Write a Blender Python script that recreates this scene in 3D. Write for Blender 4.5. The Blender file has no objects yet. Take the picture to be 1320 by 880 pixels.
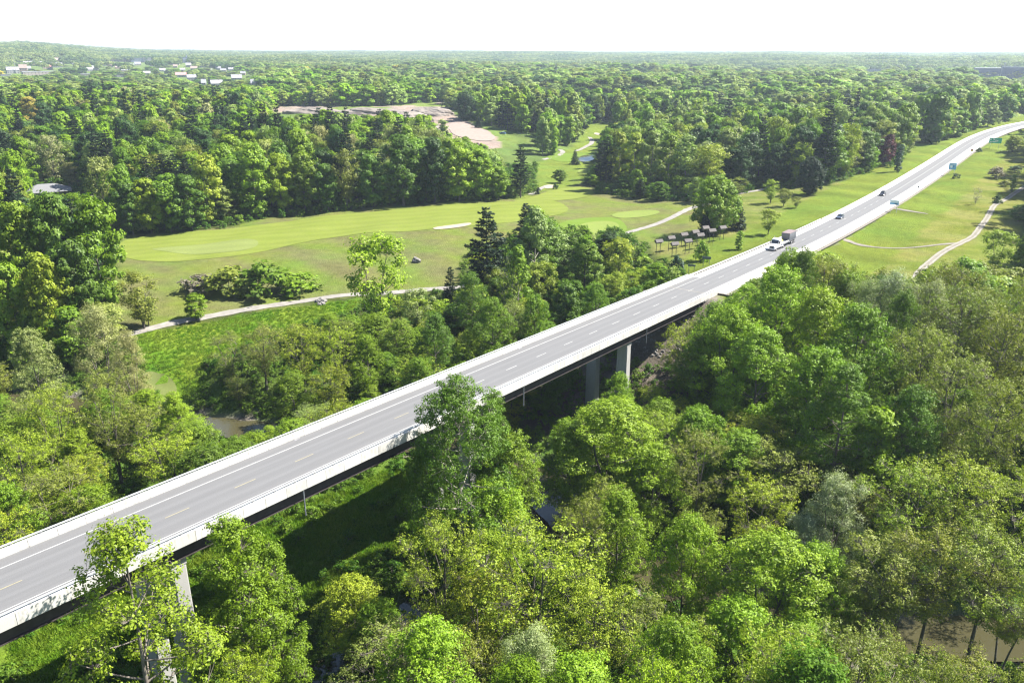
import bpy, math, random
import numpy as np
from mathutils import Vector

sc = bpy.context.scene
COL = sc.collection
R_ = math.radians

# ------------------------------------------------------------------ camera
FPX = 1027.64            # focal length in pixels of the 1320 px wide photograph
PITCH = math.atan((440 - 67) / FPX)
CAM_Z = 72.0
cam_d = bpy.data.cameras.new("camera")
cam = bpy.data.objects.new("camera", cam_d)
COL.objects.link(cam)
cam.location = (0, 0, CAM_Z)
cam.rotation_euler = (math.pi / 2 - PITCH, 0, 0)
cam_d.sensor_width = 36.0
cam_d.lens = FPX / 1320 * 36.0
cam_d.clip_start = 0.5
cam_d.clip_end = 40000
sc.camera = cam

# ------------------------------------------------------------------ light
SUN_EL = 50.0
SUN_AZ = 76.0            # clockwise from +Y
EXPOSURE = 1.88
w = bpy.data.worlds.new("World")
sc.world = w
w.use_nodes = True
nt = w.node_tree
bg = nt.nodes["Background"]
sky = nt.nodes.new("ShaderNodeTexSky")
sky.sky_type = 'NISHITA'
sky.sun_disc = False
sky.sun_elevation = R_(SUN_EL)
sky.sun_rotation = R_(SUN_AZ)
sky.air_density = 1.0
sky.dust_density = 0.6
sky.ozone_density = 1.0
sky.altitude = 0
nt.links.new(sky.outputs[0], bg.inputs[0])
bg.inputs[1].default_value = 0.065
sd = bpy.data.lights.new("sun", 'SUN')
sd.energy = 5.0
sd.angle = R_(0.5)
sd.color = (1.0, 0.955, 0.87)
sun = bpy.data.objects.new("sun", sd)
COL.objects.link(sun)
sv = Vector((math.sin(R_(SUN_AZ)) * math.cos(R_(SUN_EL)), math.cos(R_(SUN_AZ)) * math.cos(R_(SUN_EL)), math.sin(R_(SUN_EL))))
sun.rotation_euler = sv.to_track_quat('Z', 'Y').to_euler()
sun.location = (60, 20, 150)
sc.view_settings.view_transform = 'Standard'
sc.view_settings.look = 'None'
sc.view_settings.exposure = EXPOSURE
sc.view_settings.gamma = 1.0
sc.view_settings.use_curve_mapping = False
cy = sc.cycles
cy.max_bounces = 6
cy.diffuse_bounces = 3
cy.glossy_bounces = 2
cy.transmission_bounces = 4
cy.volume_bounces = 0
cy.transparent_max_bounces = 8
cy.caustics_reflective = False
cy.caustics_refractive = False
cy.sample_clamp_indirect = 4.0
cy.use_denoising = True
cy.filter_width = 1.3
cy.denoiser = 'OPENIMAGEDENOISE'
cy.denoising_input_passes = 'RGB_ALBEDO_NORMAL'
cy.denoising_prefilter = 'ACCURATE'

rng = np.random.default_rng(7)
random.seed(7)
CP, SP = math.cos(PITCH), math.sin(PITCH)

def project(x, y, z):
    """world point -> pixel of the 1320x880 photograph (numpy friendly)"""
    d = y * CP - (z - CAM_Z) * SP
    u = y * SP + (z - CAM_Z) * CP
    d = np.where(np.abs(d) < 1e-3, 1e-3, d)
    return 660 + FPX * x / d, 440 - FPX * u / d, d

def pix_ray(px, py):
    X = (px - 660) / FPX
    U = (440 - py) / FPX
    return np.array([X, CP + U * SP, -SP + U * CP])

# ------------------------------------------------------------------ road line
RA, RG = 0.6487, -0.0375
HK = np.arange(150, 760, 30.)
HD = [.6513, .6601, .6639, .6574, .6492, .6461, .643, .6387, .6378, .6389, .6372, .6337, .6355, .6482, .6724, .7075, .7493, .7951, .8421, .8893, .9365]
HS = [-.0354, -.027, -.0193, -.0128, -.0069, -.001, .0048, .0101, .0145, .0181, .0209, .0229, .0238, .0238, .0229, .0213, .0192, .017, .0148, .0127, .0105]
DS = 3.0
S0, S1 = -120.0, 900.0
RS = np.arange(S0, S1, DS)
_hd = np.where(RS < 150, RA, np.interp(RS, HK, HD))
_sl = np.where(RS < 150, RG, np.interp(RS, HK, HS))
_i0 = int(round((0 - S0) / DS))
_dx, _dy, _dz = np.sin(_hd) * DS, np.cos(_hd) * DS, _sl * DS
def _cum(d, v0):
    c = np.concatenate([[0], np.cumsum(d)[:-1]])
    return c - c[_i0] + v0
_P0 = (20.2174 * math.sin(RA) - 77.9753 * math.cos(RA), 20.2174 * math.cos(RA) + 77.9753 * math.sin(RA), 72 - 47.8543 - .0375 * 20.2174)
RX, RY, RZ = _cum(_dx, _P0[0]), _cum(_dy, _P0[1]), _cum(_dz, _P0[2])

def road(s, o=0.0, h=0.0):
    """point at s along the road, o to the left of its centre line, h above it"""
    x, y, z, a = (np.interp(s, RS, v) for v in (RX, RY, RZ, _hd))
    return np.array([x - o * np.cos(a), y + o * np.sin(a), z + h])

def road_so(x, y):
    x = np.atleast_1d(np.asarray(x, float)); y = np.atleast_1d(np.asarray(y, float))
    S = np.empty(len(x)); O = np.empty(len(x))
    for i in range(0, len(x), 20000):
        a, b = x[i:i + 20000, None], y[i:i + 20000, None]
        k = np.argmin((a - RX[None]) ** 2 + (b - RY[None]) ** 2, axis=1)
        dx, dy = a[:, 0] - RX[k], b[:, 0] - RY[k]
        sh, ch = np.sin(_hd[k]), np.cos(_hd[k])
        S[i:i + 20000] = RS[k] + dx * sh + dy * ch
        O[i:i + 20000] = -dx * ch + dy * sh
    return S, O

BR0, BR1 = -78.0, 156.0        # ends of the bridge deck

# ------------------------------------------------------------------ terrain
ANCH = [(0, 870, 0), (150, 820, 0), (450, 740, 0), (450, 860, -.3), (650, 870, 0), (900, 870, 0), (1250, 860, 0), (1320, 870, 0),
 (700, 620, 0), (600, 700, 0), (900, 660, 1), (1000, 620, 3), (1100, 580, 5), (1250, 580, 6), (1200, 700, 2), (1320, 620, 6),
 (0, 600, 1), (100, 560, 1), (0, 450, 4), (200, 560, 1), (300, 560, .2), (260, 480, 2), (220, 430, 3.5), (300, 405, 4), (450, 383, 5),
 (560, 372, 5.5), (400, 480, 1.5), (500, 460, 2), (640, 440, 2.5), (760, 380, 5), (700, 350, 7),
 (160, 310, 6), (300, 310, 7), (450, 300, 8), (600, 290, 9), (500, 340, 7), (300, 350, 6.5), (640, 262, 9), (750, 245, 8), (850, 255, 9),
 (800, 285, 9), (870, 300, 10), (850, 340, 10.5), (900, 330, 12), (950, 300, 12.5), (1000, 270, 14), (1100, 225, 15.5), (1200, 185, 19),
 (1290, 154, 22), (1100, 330, 13), (1180, 360, 12), (1250, 300, 14), (1300, 230, 17), (1320, 350, 13), (1300, 200, 19), (1320, 420, 12),
 (1150, 430, 10.5), (1050, 420, 9), (950, 470, 5), (160, 255, 6), (100, 270, 6), (50, 243, 7), (720, 200, 8), (760, 152, 9), (620, 185, 13), (560, 150, 20),
 (450, 139, 22), (380, 141, 22)]
WANCH = [(-560, 560, 22), (-380, 620, 20), (-250, 640, 18), (-420, 420, 12), (0, 760, 20), (200, 760, 16), (330, 700, 24), (480, 760, 27), (650, 700, 27),
 (560, 480, 22), (350, 330, 15), (-200, 100, 5), (-200, 0, 5), (0, -60, 0), (200, -40, 6), (300, 100, 11), (-330, 250, 8), (120, 60, 2.5), (60, 40, 0),
 (200, 640, 11), (260, 620, 15), (-100, 560, 16), (-350, -100, 8), (350, -100, 12)]
_pts = []
for px, py, z in ANCH:
    if py > 480 and z <= 1: z = -2.0
    r = pix_ray(px, py)
    t = (z - CAM_Z) / r[2]
    _pts.append((r[0] * t, r[1] * t, z))
_pts += WANCH
_A = np.array(_pts, float)
_C = _A[:, :2] / 100.0
def _phi(r2):
    return np.where(r2 > 0, r2 * np.log(np.sqrt(r2) + 1e-9), 0)
_n = len(_A)
_K = _phi(((_C[:, None] - _C[None]) ** 2).sum(-1)) + np.eye(_n) * 0.02
_Pm = np.c_[np.ones(_n), _C]
_M = np.block([[_K, _Pm], [_Pm.T, np.zeros((3, 3))]])
_w = np.linalg.solve(_M, np.r_[_A[:, 2], 0, 0, 0])

def sstep(a, b, x):
    t = np.clip((x - a) / (b - a), 0, 1)
    return t * t * (3 - 2 * t)

def wob(x, y, s, seed=0):
    """cheap smooth noise about -1..1"""
    r = np.random.default_rng(seed)
    v = 0
    for k in range(5):
        a = r.uniform(0, 6.28); f = r.uniform(.6, 1.6) / s
        v = v + np.sin((x * math.cos(a) + y * math.sin(a)) * f * 6.28 + r.uniform(0, 6.28))
    return v / 2.6

RIVER = [(-260, 205), (-150, 178), (-95, 163), (-59, 153), (-30, 150), (-6, 143), (6, 131), (9, 119), (24, 101), (44, 90), (63, 89), (92, 87), (150, 84), (220, 92), (300, 90)]
CREEK = [(-62, 30), (-44, 58), (-26, 80), (-14, 95), (4, 117)]
RIVW = 3.2
def seg_dist(x, y, pts):
    d = np.full(np.shape(x), 1e9)
    for (x0, y0), (x1, y1) in zip(pts[:-1], pts[1:]):
        L = (x1 - x0) ** 2 + (y1 - y0) ** 2
        t = np.clip(((x - x0) * (x1 - x0) + (y - y0) * (y1 - y0)) / L, 0, 1)
        d = np.minimum(d, np.hypot(x - x0 - t * (x1 - x0), y - y0 - t * (y1 - y0)))
    return d
WATER_Z = -3.4

def height(x, y):
    """ground height (numpy arrays)"""
    x = np.asarray(x, float); y = np.asarray(y, float)
    shp = x.shape
    x = x.ravel(); y = y.ravel()
    d = np.hypot(x, y)
    out = np.empty(len(x))
    for i in range(0, len(x), 20000):
        q = np.c_[x[i:i + 20000], y[i:i + 20000]] / 100.
        k = _phi(((q[:, None] - _C[None]) ** 2).sum(-1))
        out[i:i + 20000] = k @ _w[:_n] + _w[_n] + q @ _w[_n + 1:]
    near = np.clip(out, -2.6, 30)
    far = 22 + 28 * sstep(900, 5600, d) + 5 * wob(x, y, 1500, 3) * sstep(1000, 2500, d) + 3 * wob(x, y, 500, 4)
    az = np.degrees(np.arctan2(x, y))
    far += 44 * np.exp(-((az + 30.5) / 4.2) ** 2) * sstep(2300, 3300, d)
    far += (6 - az * .25) * sstep(3000, 6500, d)
    k = sstep(620, 1050, d)
    z = near * (1 - k) + far * k + .35 * wob(x, y, 34, 9) * sstep(60, 120, d)
    # road banks
    m = (d < 1200) & (y > -80)
    if m.any():
        s, o = road_so(x[m], y[m])
        rz = np.interp(s, RS, RZ)
        zz = z[m]
        ao = np.abs(o)
        on = (s > BR1 - 8) & (s < S1 - 6)
        top = rz - .45 - np.maximum(0, ao - 8.5) * .5
        cut = rz - .45 + np.maximum(0, ao - 8.5) * .45
        zz = np.where(on, np.minimum(np.maximum(zz, top), np.maximum(cut, rz - .45)), zz)
        # slope under the end of the bridge
        ab = (s > BR1 - 45) & (s <= BR1 - 8)
        t2 = rz - 2.6 - (BR1 - 8 - s) * .62 - np.maximum(0, ao - 9) * .55
        zz = np.where(ab, np.maximum(zz, t2), zz)
        ab = (s < BR0 + 6)
        t3 = rz - .45 - np.maximum(0, ao - 8.5) * .5
        zz = np.where(ab, np.maximum(zz, t3), zz)
        z[m] = zz
    m = (d < 420)
    rd = np.minimum(seg_dist(x[m], y[m], RIVER), seg_dist(x[m], y[m], CREEK) + 3.4)
    bed = -4.7 + np.maximum(0, rd - RIVW) * .42
    z[m] = np.where(rd < 14, np.minimum(z[m], np.maximum(bed, -4.7)), z[m])
    return z.reshape(shp)

def axis(lo, hi, step, farlo, farhi, g):
    a = list(np.arange(lo, hi + .1, step))
    s = step
    while a[-1] < farhi:
        s *= g; a.append(a[-1] + s)
    b = []
    s = step; c = lo
    while c > farlo:
        s *= g; c -= s; b.append(c)
    return np.array(b[::-1] + a)
GX = axis(-270, 430, 3.0, -9000, 9000, 1.075)
GY = axis(-30, 640, 3.0, -500, 9200, 1.07)
GXX, GYY = np.meshgrid(GX, GY)
GZ = height(GXX, GYY)

def gz(x, y):
    """height of the ground sheet as built (bilinear)"""
    x = np.asarray(x, float); y = np.asarray(y, float)
    i = np.clip(np.searchsorted(GX, x) - 1, 0, len(GX) - 2)
    j = np.clip(np.searchsorted(GY, y) - 1, 0, len(GY) - 2)
    u = (x - GX[i]) / (GX[i + 1] - GX[i]); v = (y - GY[j]) / (GY[j + 1] - GY[j])
    return (GZ[j, i] * (1 - u) + GZ[j, i + 1] * u) * (1 - v) + (GZ[j + 1, i] * (1 - u) + GZ[j + 1, i + 1] * u) * v

def at(px, py, h=0.0):
    """the place where the line of sight through a pixel comes down to h above the ground"""
    r = pix_ray(px, py)
    ts = 30 * 1.012 ** np.arange(0, 480)
    X, Y, Z = r[0] * ts, r[1] * ts, CAM_Z + r[2] * ts
    f = Z - gz(X, Y) - h
    k = np.argmax(f <= 0)
    if f[k] > 0 or k == 0:
        k = len(ts) - 2 if f[k] > 0 else 1
    a = f[k - 1] / (f[k - 1] - f[k] + 1e-9)
    t = ts[k - 1] + (ts[k] - ts[k - 1]) * np.clip(a, 0, 1)
    x, y = r[0] * t, r[1] * t
    return float(x), float(y), float(gz(x, y))

def pip(x, y, poly):
    inside = np.zeros(np.shape(x), bool)
    n = len(poly)
    j = n - 1
    for i in range(n):
        xi, yi = poly[i]; xj, yj = poly[j]
        c = ((yi > y) != (yj > y)) & (x < (xj - xi) * (y - yi) / (yj - yi + 1e-12) + xi)
        inside ^= c
        j = i
    return inside

def wpoly(pts):
    return [at(a, b)[:2] for a, b in pts]

# ------------------------------------------------------------------ materials
def newmat(name):
    m = bpy.data.materials.new(name)
    m.use_nodes = True
    n = m.node_tree
    return m, n, n.nodes["Principled BSDF"]

def nd(n, t, **k):
    x = n.nodes.new(t)
    for a, b in k.items():
        setattr(x, a, b)
    return x

def math_(n, op, a, b=None):
    x = nd(n, "ShaderNodeMath", operation=op)
    for i, v in enumerate((a, b)):
        if v is None: continue
        if hasattr(v, 'is_linked') or hasattr(v, 'links'): n.links.new(v, x.inputs[i])
        else: x.inputs[i].default_value = v
    return x.outputs[0]

def mixc(n, fac, a, b, mode='MIX'):
    x = nd(n, "ShaderNodeMix", data_type='RGBA', blend_type=mode)
    for i, v in ((0, fac), (6, a), (7, b)):
        if isinstance(v, (int, float)): x.inputs[i].default_value = v
        elif isinstance(v, tuple): x.inputs[i].default_value = (*v[:3], 1)
        else: n.links.new(v, x.inputs[i])
    return x.outputs[2]

def noise(n, scale, detail=3, rough=.55, coord='Object', vec=None):
    x = nd(n, "ShaderNodeTexNoise")
    x.inputs['Scale'].default_value = scale
    x.inputs['Detail'].default_value = detail
    x.inputs['Roughness'].default_value = rough
    if vec is None:
        g = nd(n, "ShaderNodeTexCoord"); vec = g.outputs[coord]
    n.links.new(vec, x.inputs['Vector'])
    return x.outputs[0]

def ramp(n, v, a, b):
    x = nd(n, "ShaderNodeMapRange")
    n.links.new(v, x.inputs[0])
    x.inputs[1].default_value = a; x.inputs[2].default_value = b
    return x.outputs[0]

def plain(name, col, rough=.7, var=.25, scale=3., metal=0., bump=0.0, objvar=0.0):
    m, n, p = newmat(name)
    v = ramp(n, noise(n, scale), .3, .7)
    dark = tuple(c * (1 - var) for c in col); lite = tuple(min(1, c * (1 + var)) for c in col)
    c = mixc(n, v, dark, lite)
    if objvar:
        oi = nd(n, "ShaderNodeObjectInfo")
        k = math_(n, 'ADD', math_(n, 'MULTIPLY', oi.outputs['Random'], objvar), 1 - objvar / 2)
        x = nd(n, "ShaderNodeVectorMath", operation='SCALE')
        n.links.new(c, x.inputs[0]); n.links.new(k, x.inputs['Scale'])
        c = x.outputs[0]
    n.links.new(c, p.inputs['Base Color'])
    p.inputs['Roughness'].default_value = rough
    p.inputs['Metallic'].default_value = metal
    if bump:
        b = nd(n, "ShaderNodeBump"); b.inputs['Strength'].default_value = bump
        b.inputs['Distance'].default_value = .05
        n.links.new(noise(n, scale * 6), b.inputs['Height']); n.links.new(b.outputs[0], p.inputs['Normal'])
    return m

M = {}
M['asphalt'] = None
def mk_asphalt():
    m, n, p = newmat("asphalt")
    uv = nd(n, "ShaderNodeUVMap"); uv.uv_map = "UVMap"     # u: metres left of centre, v: metres along
    sx = nd(n, "ShaderNodeSeparateXYZ"); n.links.new(uv.outputs[0], sx.inputs[0])
    mp = nd(n, "ShaderNodeMapping"); mp.inputs['Scale'].default_value = (1.3, .05, 1)
    n.links.new(uv.outputs[0], mp.inputs[0])
    streak = ramp(n, noise(n, 1.0, 4, .6, vec=mp.outputs[0]), .3, .7)
    mp2 = nd(n, "ShaderNodeMapping"); mp2.inputs['Scale'].default_value = (.8, .35, 1)
    n.links.new(uv.outputs[0], mp2.inputs[0])
    patch = ramp(n, noise(n, 1.0, 5, .7, vec=mp2.outputs[0]), .35, .65)
    c = mixc(n, streak, (.080, .080, .083), (.104, .104, .107))
    c = mixc(n, math_(n, 'MULTIPLY', patch, .6), c, (.088, .087, .090))
    # polished wheel paths, a little paler than the rest of each lane
    f = math_(n, 'SINE', math_(n, 'MULTIPLY', sx.outputs[0], 6.283 / 1.8))
    c = mixc(n, math_(n, 'MULTIPLY', math_(n, 'MAXIMUM', f, 0.0), .5), c, (.114, .114, .117))
    fine = noise(n, 9.0, 2, .6, vec=uv.outputs[0])
    c = mixc(n, .14, c, mixc(n, ramp(n, fine, .3, .7), (.06, .06, .06), (.22, .22, .22)))
    n.links.new(c, p.inputs['Base Color'])
    p.inputs['Roughness'].default_value = .85
    return m
M['asphalt'] = mk_asphalt()

def mk_concrete(name, base, stain, amt, objvar=.12):
    m, n, p = newmat(name)
    tc = nd(n, "ShaderNodeTexCoord")
    mp = nd(n, "ShaderNodeMapping"); mp.inputs['Scale'].default_value = (1.6, 1.6, .45)
    n.links.new(tc.outputs['Object'], mp.inputs[0])
    drip = ramp(n, noise(n, 1.4, 5, .65, vec=mp.outputs[0]), .5, .78)
    c = mixc(n, math_(n, 'MULTIPLY', drip, amt), base, stain)
    c = mixc(n, ramp(n, noise(n, .35, 3), .35, .7), c, tuple(x * .9 for x in base))
    oi = nd(n, "ShaderNodeObjectInfo")
    k = math_(n, 'ADD', math_(n, 'MULTIPLY', oi.outputs['Random'], objvar), 1 - objvar)
    x = nd(n, "ShaderNodeVectorMath", operation='SCALE')
    n.links.new(mixc(n, .1, c, mixc(n, noise(n, 14), (0, 0, 0), (1, 1, 1))), x.inputs[0]); n.links.new(k, x.inputs['Scale'])
    n.links.new(x.outputs[0], p.inputs['Base Color'])
    p.inputs['Roughness'].default_value = .85
    return m
M['concrete'] = mk_concrete("barrier_concrete", (.50, .485, .455), (.15, .135, .11), .95, .24)
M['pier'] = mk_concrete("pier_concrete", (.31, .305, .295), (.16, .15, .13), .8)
M['gravel'] = plain("pale_gravel", (.52, .50, .47), .95, .16, .8)
M['gravel2'] = plain("grey_gravel", (.135, .12, .095), .95, .25, .8)
M['pathm'] = plain("path_gravel", (.185, .172, .155), .95, .2, .5)
M['rut'] = plain("rut_dust", (.20, .185, .15), .95, .2, .5)
M['sand'] = plain("sand", (.20, .155, .13), .95, .12, .5)
M['bunker'] = plain("bunker_sand", (.26, .22, .165), .95, .1, .5)
M['white'] = plain("white_line", (.31, .31, .305), .7, .12, 2.)
M['yellow'] = plain("yellow_line", (.23, .205, .125), .7, .15, 2.)
M['steelgirder'] = plain("weathered_steel", (.035, .027, .026), .7, .3, 1.)
M['rail'] = plain("galvanised_rail", (.50, .51, .52), .45, .1, 2., .3)
M['darkrail'] = plain("dark_rail", (.16, .16, .17), .5, .2, 2.)
M['wood'] = plain("grey_wood", (.19, .16, .13), .9, .3, 4.)
M['roofwood'] = plain("shingle_grey", (.095, .085, .082), .9, .2, 4.)
M['bark'] = plain("dark_bark", (.085, .075, .062), .95, .35, 2.)
M['barkpale'] = plain("pale_bark", (.24, .215, .18), .95, .3, 2.)
M['barkmid'] = plain("grey_bark", (.135, .115, .095), .95, .3, 2.)
M['rock'] = plain("rock", (.15, .14, .13), .95, .3, 1.2, bump=.6)
M['tyre'] = plain("tyre_rubber", (.02, .02, .02), .8, .1)
M['glass'] = plain("dark_glass", (.03, .035, .045), .12, .1)
M['signback'] = plain("sign_back", (.10, .12, .13), .5, .1)

def leafmat(name, inst=False, trans=.30, spec=.25):
    """leaf colour comes from the object (or the instance), hue differs a little from spray to spray"""
    m, n, p = newmat(name)
    if inst:
        a = nd(n, "ShaderNodeAttribute", attribute_name="tcol", attribute_type='INSTANCER'); base = a.outputs['Color']
    else:
        a = nd(n, "ShaderNodeObjectInfo"); base = a.outputs['Color']
    v = nd(n, "ShaderNodeAttribute", attribute_name="var")
    hs = nd(n, "ShaderNodeHueSaturation")
    n.links.new(base, hs.inputs['Color'])
    n.links.new(math_(n, 'SUBTRACT', .508, math_(n, 'MULTIPLY', v.outputs['Fac'], .016)), hs.inputs['Hue'])
    n.links.new(math_(n, 'ADD', math_(n, 'MULTIPLY', v.outputs['Fac'], .62), .69), hs.inputs['Value'])
    hs.inputs['Saturation'].default_value = 1.0
    n.links.new(hs.outputs[0], p.inputs['Base Color'])
    p.inputs['Roughness'].default_value = .55
    p.inputs['Specular IOR Level'].default_value = spec
    tr = nd(n, "ShaderNodeBsdfTranslucent")
    tcol = mixc(n, .5, hs.outputs[0], (.30, .42, .02), 'SCREEN') if False else hs.outputs[0]
    ga = nd(n, "ShaderNodeVectorMath", operation='MULTIPLY')
    n.links.new(tcol, ga.inputs[0]); ga.inputs[1].default_value = (1.3, 1.5, .6)
    n.links.new(ga.outputs[0], tr.inputs[0])
    mx = nd(n, "ShaderNodeMixShader"); mx.inputs[0].default_value = trans
    n.links.new(p.outputs[0], mx.inputs[1]); n.links.new(tr.outputs[0], mx.inputs[2])
    n.links.new(mx.outputs[0], n.nodes["Material Output"].inputs[0])
    return m
M['leaf'] = leafmat("leaf")
M['leafi'] = leafmat("leaf_far", True, .30, .12)
M['needle'] = leafmat("needle", False, .12, .2)
M['needlei'] = leafmat("needle_far", True, .12, .2)

def mk_ground():
    m, n, p = newmat("ground_cover")
    a = nd(n, "ShaderNodeVertexColor", layer_name="gcol")
    tc = nd(n, "ShaderNodeTexCoord")
    big = ramp(n, noise(n, .05, 4, .6), .3, .7)
    mid = ramp(n, noise(n, .35, 5, .7), .3, .7)
    fine = ramp(n, noise(n, 2.2, 4, .75), .25, .75)
    hs = nd(n, "ShaderNodeHueSaturation")
    n.links.new(a.outputs[0], hs.inputs['Color'])
    k = math_(n, 'ADD', math_(n, 'MULTIPLY', mid, .45), math_(n, 'MULTIPLY', fine, .55))
    n.links.new(math_(n, 'ADD', math_(n, 'MULTIPLY', k, .9), .55), hs.inputs['Value'])
    n.links.new(math_(n, 'ADD', math_(n, 'MULTIPLY', big, .035), .482), hs.inputs['Hue'])
    n.links.new(hs.outputs[0], p.inputs['Base Color'])
    p.inputs['Roughness'].default_value = 1.0
    p.inputs['Specular IOR Level'].default_value = .05
    b = nd(n, "ShaderNodeBump"); b.inputs['Strength'].default_value = .8; b.inputs['Distance'].default_value = .35
    n.links.new(fine, b.inputs['Height']); n.links.new(b.outputs[0], p.inputs['Normal'])
    return m
M['ground'] = mk_ground()

def mk_grass(name, c0, c1, stripe=0.0):
    m, n, p = newmat(name)
    mid = ramp(n, noise(n, .12, 5, .65), .3, .7)
    fine = ramp(n, noise(n, 1.6, 3, .7), .2, .8)
    c = mixc(n, mid, c0, c1)
    hs = nd(n, "ShaderNodeHueSaturation")
    n.links.new(c, hs.inputs['Color'])
    v = math_(n, 'ADD', math_(n, 'MULTIPLY', fine, .3), .85)
    if stripe:
        uv = nd(n, "ShaderNodeUVMap"); uv.uv_map = "UVMap"
        sx = nd(n, "ShaderNodeSeparateXYZ"); n.links.new(uv.outputs[0], sx.inputs[0])
        wv = math_(n, 'ADD', sx.outputs[0], math_(n, 'MULTIPLY', noise(n, .02, 2), 9.0))
        st = math_(n, 'SINE', math_(n, 'MULTIPLY', wv, 6.283 / 7.5))
        v = math_(n, 'ADD', v, math_(n, 'MULTIPLY', st, stripe))
    n.links.new(v, hs.inputs['Value'])
    n.links.new(hs.outputs[0], p.inputs['Base Color'])
    p.inputs['Roughness'].default_value = 1.0
    p.inputs['Specular IOR Level'].default_value = .05
    return m
M['fairway'] = mk_grass("mown_grass", (.112, .142, .024), (.130, .154, .032), .05)
M['green'] = mk_grass("putting_grass", (.125, .165, .036), (.14, .172, .044), .02)
M['tee'] = mk_grass("tee_grass", (.088, .138, .018), (.10, .148, .024), .02)
M['mowring'] = mk_grass("mown_ring_grass", (.125, .15, .044), (.135, .16, .05), .04)

def mk_water(name, col):
    m, n, p = newmat(name)
    p.inputs['Base Color'].default_value = (*col, 1)
    p.inputs['Roughness'].default_value = .12
    b = nd(n, "ShaderNodeBump"); b.inputs['Strength'].default_value = .25; b.inputs['Distance'].default_value = .1
    n.links.new(noise(n, 1.2, 3), b.inputs['Height']); n.links.new(b.outputs[0], p.inputs['Normal'])
    return m
M['water'] = mk_water("river_water", (.048, .044, .022))

def paint(name, col, rough=.3, metal=0.):
    m, n, p = newmat(name)
    n.links.new(mixc(n, ramp(n, noise(n, 2.5), .3, .7), tuple(c * .88 for c in col), col), p.inputs['Base Color'])
    p.inputs['Roughness'].default_value = rough
    p.inputs['Metallic'].default_value = metal
    return m
M['cabwhite'] = paint("white_paint", (.78, .78, .77))
M['boxgrey'] = paint("grey_steel_box", (.10, .10, .13), .5)
M['boxside'] = paint("pale_box_side", (.17, .18, .20), .5)
M['redtop'] = paint("red_tarp", (.15, .11, .11), .7)
M['yellowgear'] = paint("yellow_gear", (.75, .72, .10), .5)
M['blueGrey'] = paint("blue_grey_car_paint", (.12, .15, .21), .2, .4)
M['suvgrey'] = paint("dark_car_paint", (.05, .05, .065), .2, .3)
M['chrome'] = paint("bright_trim", (.6, .6, .62), .25, .6)
M['signblue'] = paint("blue_sign_face", (.16, .42, .70), .4)
M['signgreen'] = paint("green_sign_face", (.01, .40, .24), .4)
M['signwhite'] = paint("white_sign_print", (.78, .84, .84), .4)
M['signred'] = paint("rusty_red_sign_face", (.33, .16, .11), .5)

# ------------------------------------------------------------------ object helpers
def link(o, parent=None):
    COL.objects.link(o)
    if parent is not None: o.parent = parent
    return o

def props(o, label=None, cat=None, group=None, kind=None, category=None):
    cat = cat or category
    if label: o['label'] = label
    if cat: o['category'] = cat
    if group: o['group'] = group
    if kind: o['kind'] = kind
    return o

def empty(name, loc, rz=0.0, label=None, cat=None, group=None):
    o = bpy.data.objects.new(name, None)
    o.empty_display_size = 1
    o.location = loc; o.rotation_euler = (0, 0, rz)
    link(o)
    return props(o, label, cat, group)

class MB:
    def __init__(s):
        s.v = []; s.f = []
    def box(s, x0, x1, y0, y1, z0, z1):
        b = len(s.v)
        s.v += [(x, y, z) for z in (z0, z1) for x, y in ((x0, y0), (x1, y0), (x1, y1), (x0, y1))]
        s.f += [(b, b + 3, b + 2, b + 1), (b + 4, b + 5, b + 6, b + 7)] + [(b + i, b + (i + 1) % 4, b + 4 + (i + 1) % 4, b + 4 + i) for i in range(4)]
        return s
    def hexa(s, bot, top):
        b = len(s.v); n = len(bot)
        s.v += [tuple(p) for p in bot] + [tuple(p) for p in top]
        s.f += [tuple(b + i for i in range(n))[::-1], tuple(b + n + i for i in range(n))] + [(b + i, b + (i + 1) % n, b + n + (i + 1) % n, b + n + i) for i in range(n)]
        return s
    def tube(s, p0, p1, r0, r1=None, n=8, caps=True):
        r1 = r0 if r1 is None else r1
        p0 = Vector(p0); p1 = Vector(p1); d = (p1 - p0).normalized()
        a = d.orthogonal().normalized(); c = d.cross(a)
        b = len(s.v)
        for p, r in ((p0, r0), (p1, r1)):
            for k in range(n):
                t = 2 * math.pi * k / n
                s.v.append(tuple(p + a * math.cos(t) * r + c * math.sin(t) * r))
        s.f += [(b + i, b + (i + 1) % n, b + n + (i + 1) % n, b + n + i) for i in range(n)]
        if caps: s.f += [tuple(b + i for i in range(n))[::-1], tuple(b + n + i for i in range(n))]
        return s
    def quad(s, a, b_, c, d):
        b = len(s.v); s.v += [tuple(a), tuple(b_), tuple(c), tuple(d)]; s.f.append((b, b + 1, b + 2, b + 3)); return s
    def mesh(s, name, mat):
        m = bpy.data.meshes.new(name)
        m.from_pydata(s.v, [], s.f); m.update()
        if mat: m.materials.append(mat)
        return m
    def build(s, name, mat, parent=None, loc=None, rz=0.0, bevel=0.0, **pr):
        o = bpy.data.objects.new(name, s.mesh(name, mat))
        if loc is not None: o.location = loc
        o.rotation_euler = (0, 0, rz)
        link(o, parent)
        if bevel:
            md = o.modifiers.new("bevel", 'BEVEL'); md.width = bevel; md.segments = 2; md.limit_method = 'ANGLE'
        return props(o, **pr)

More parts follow.
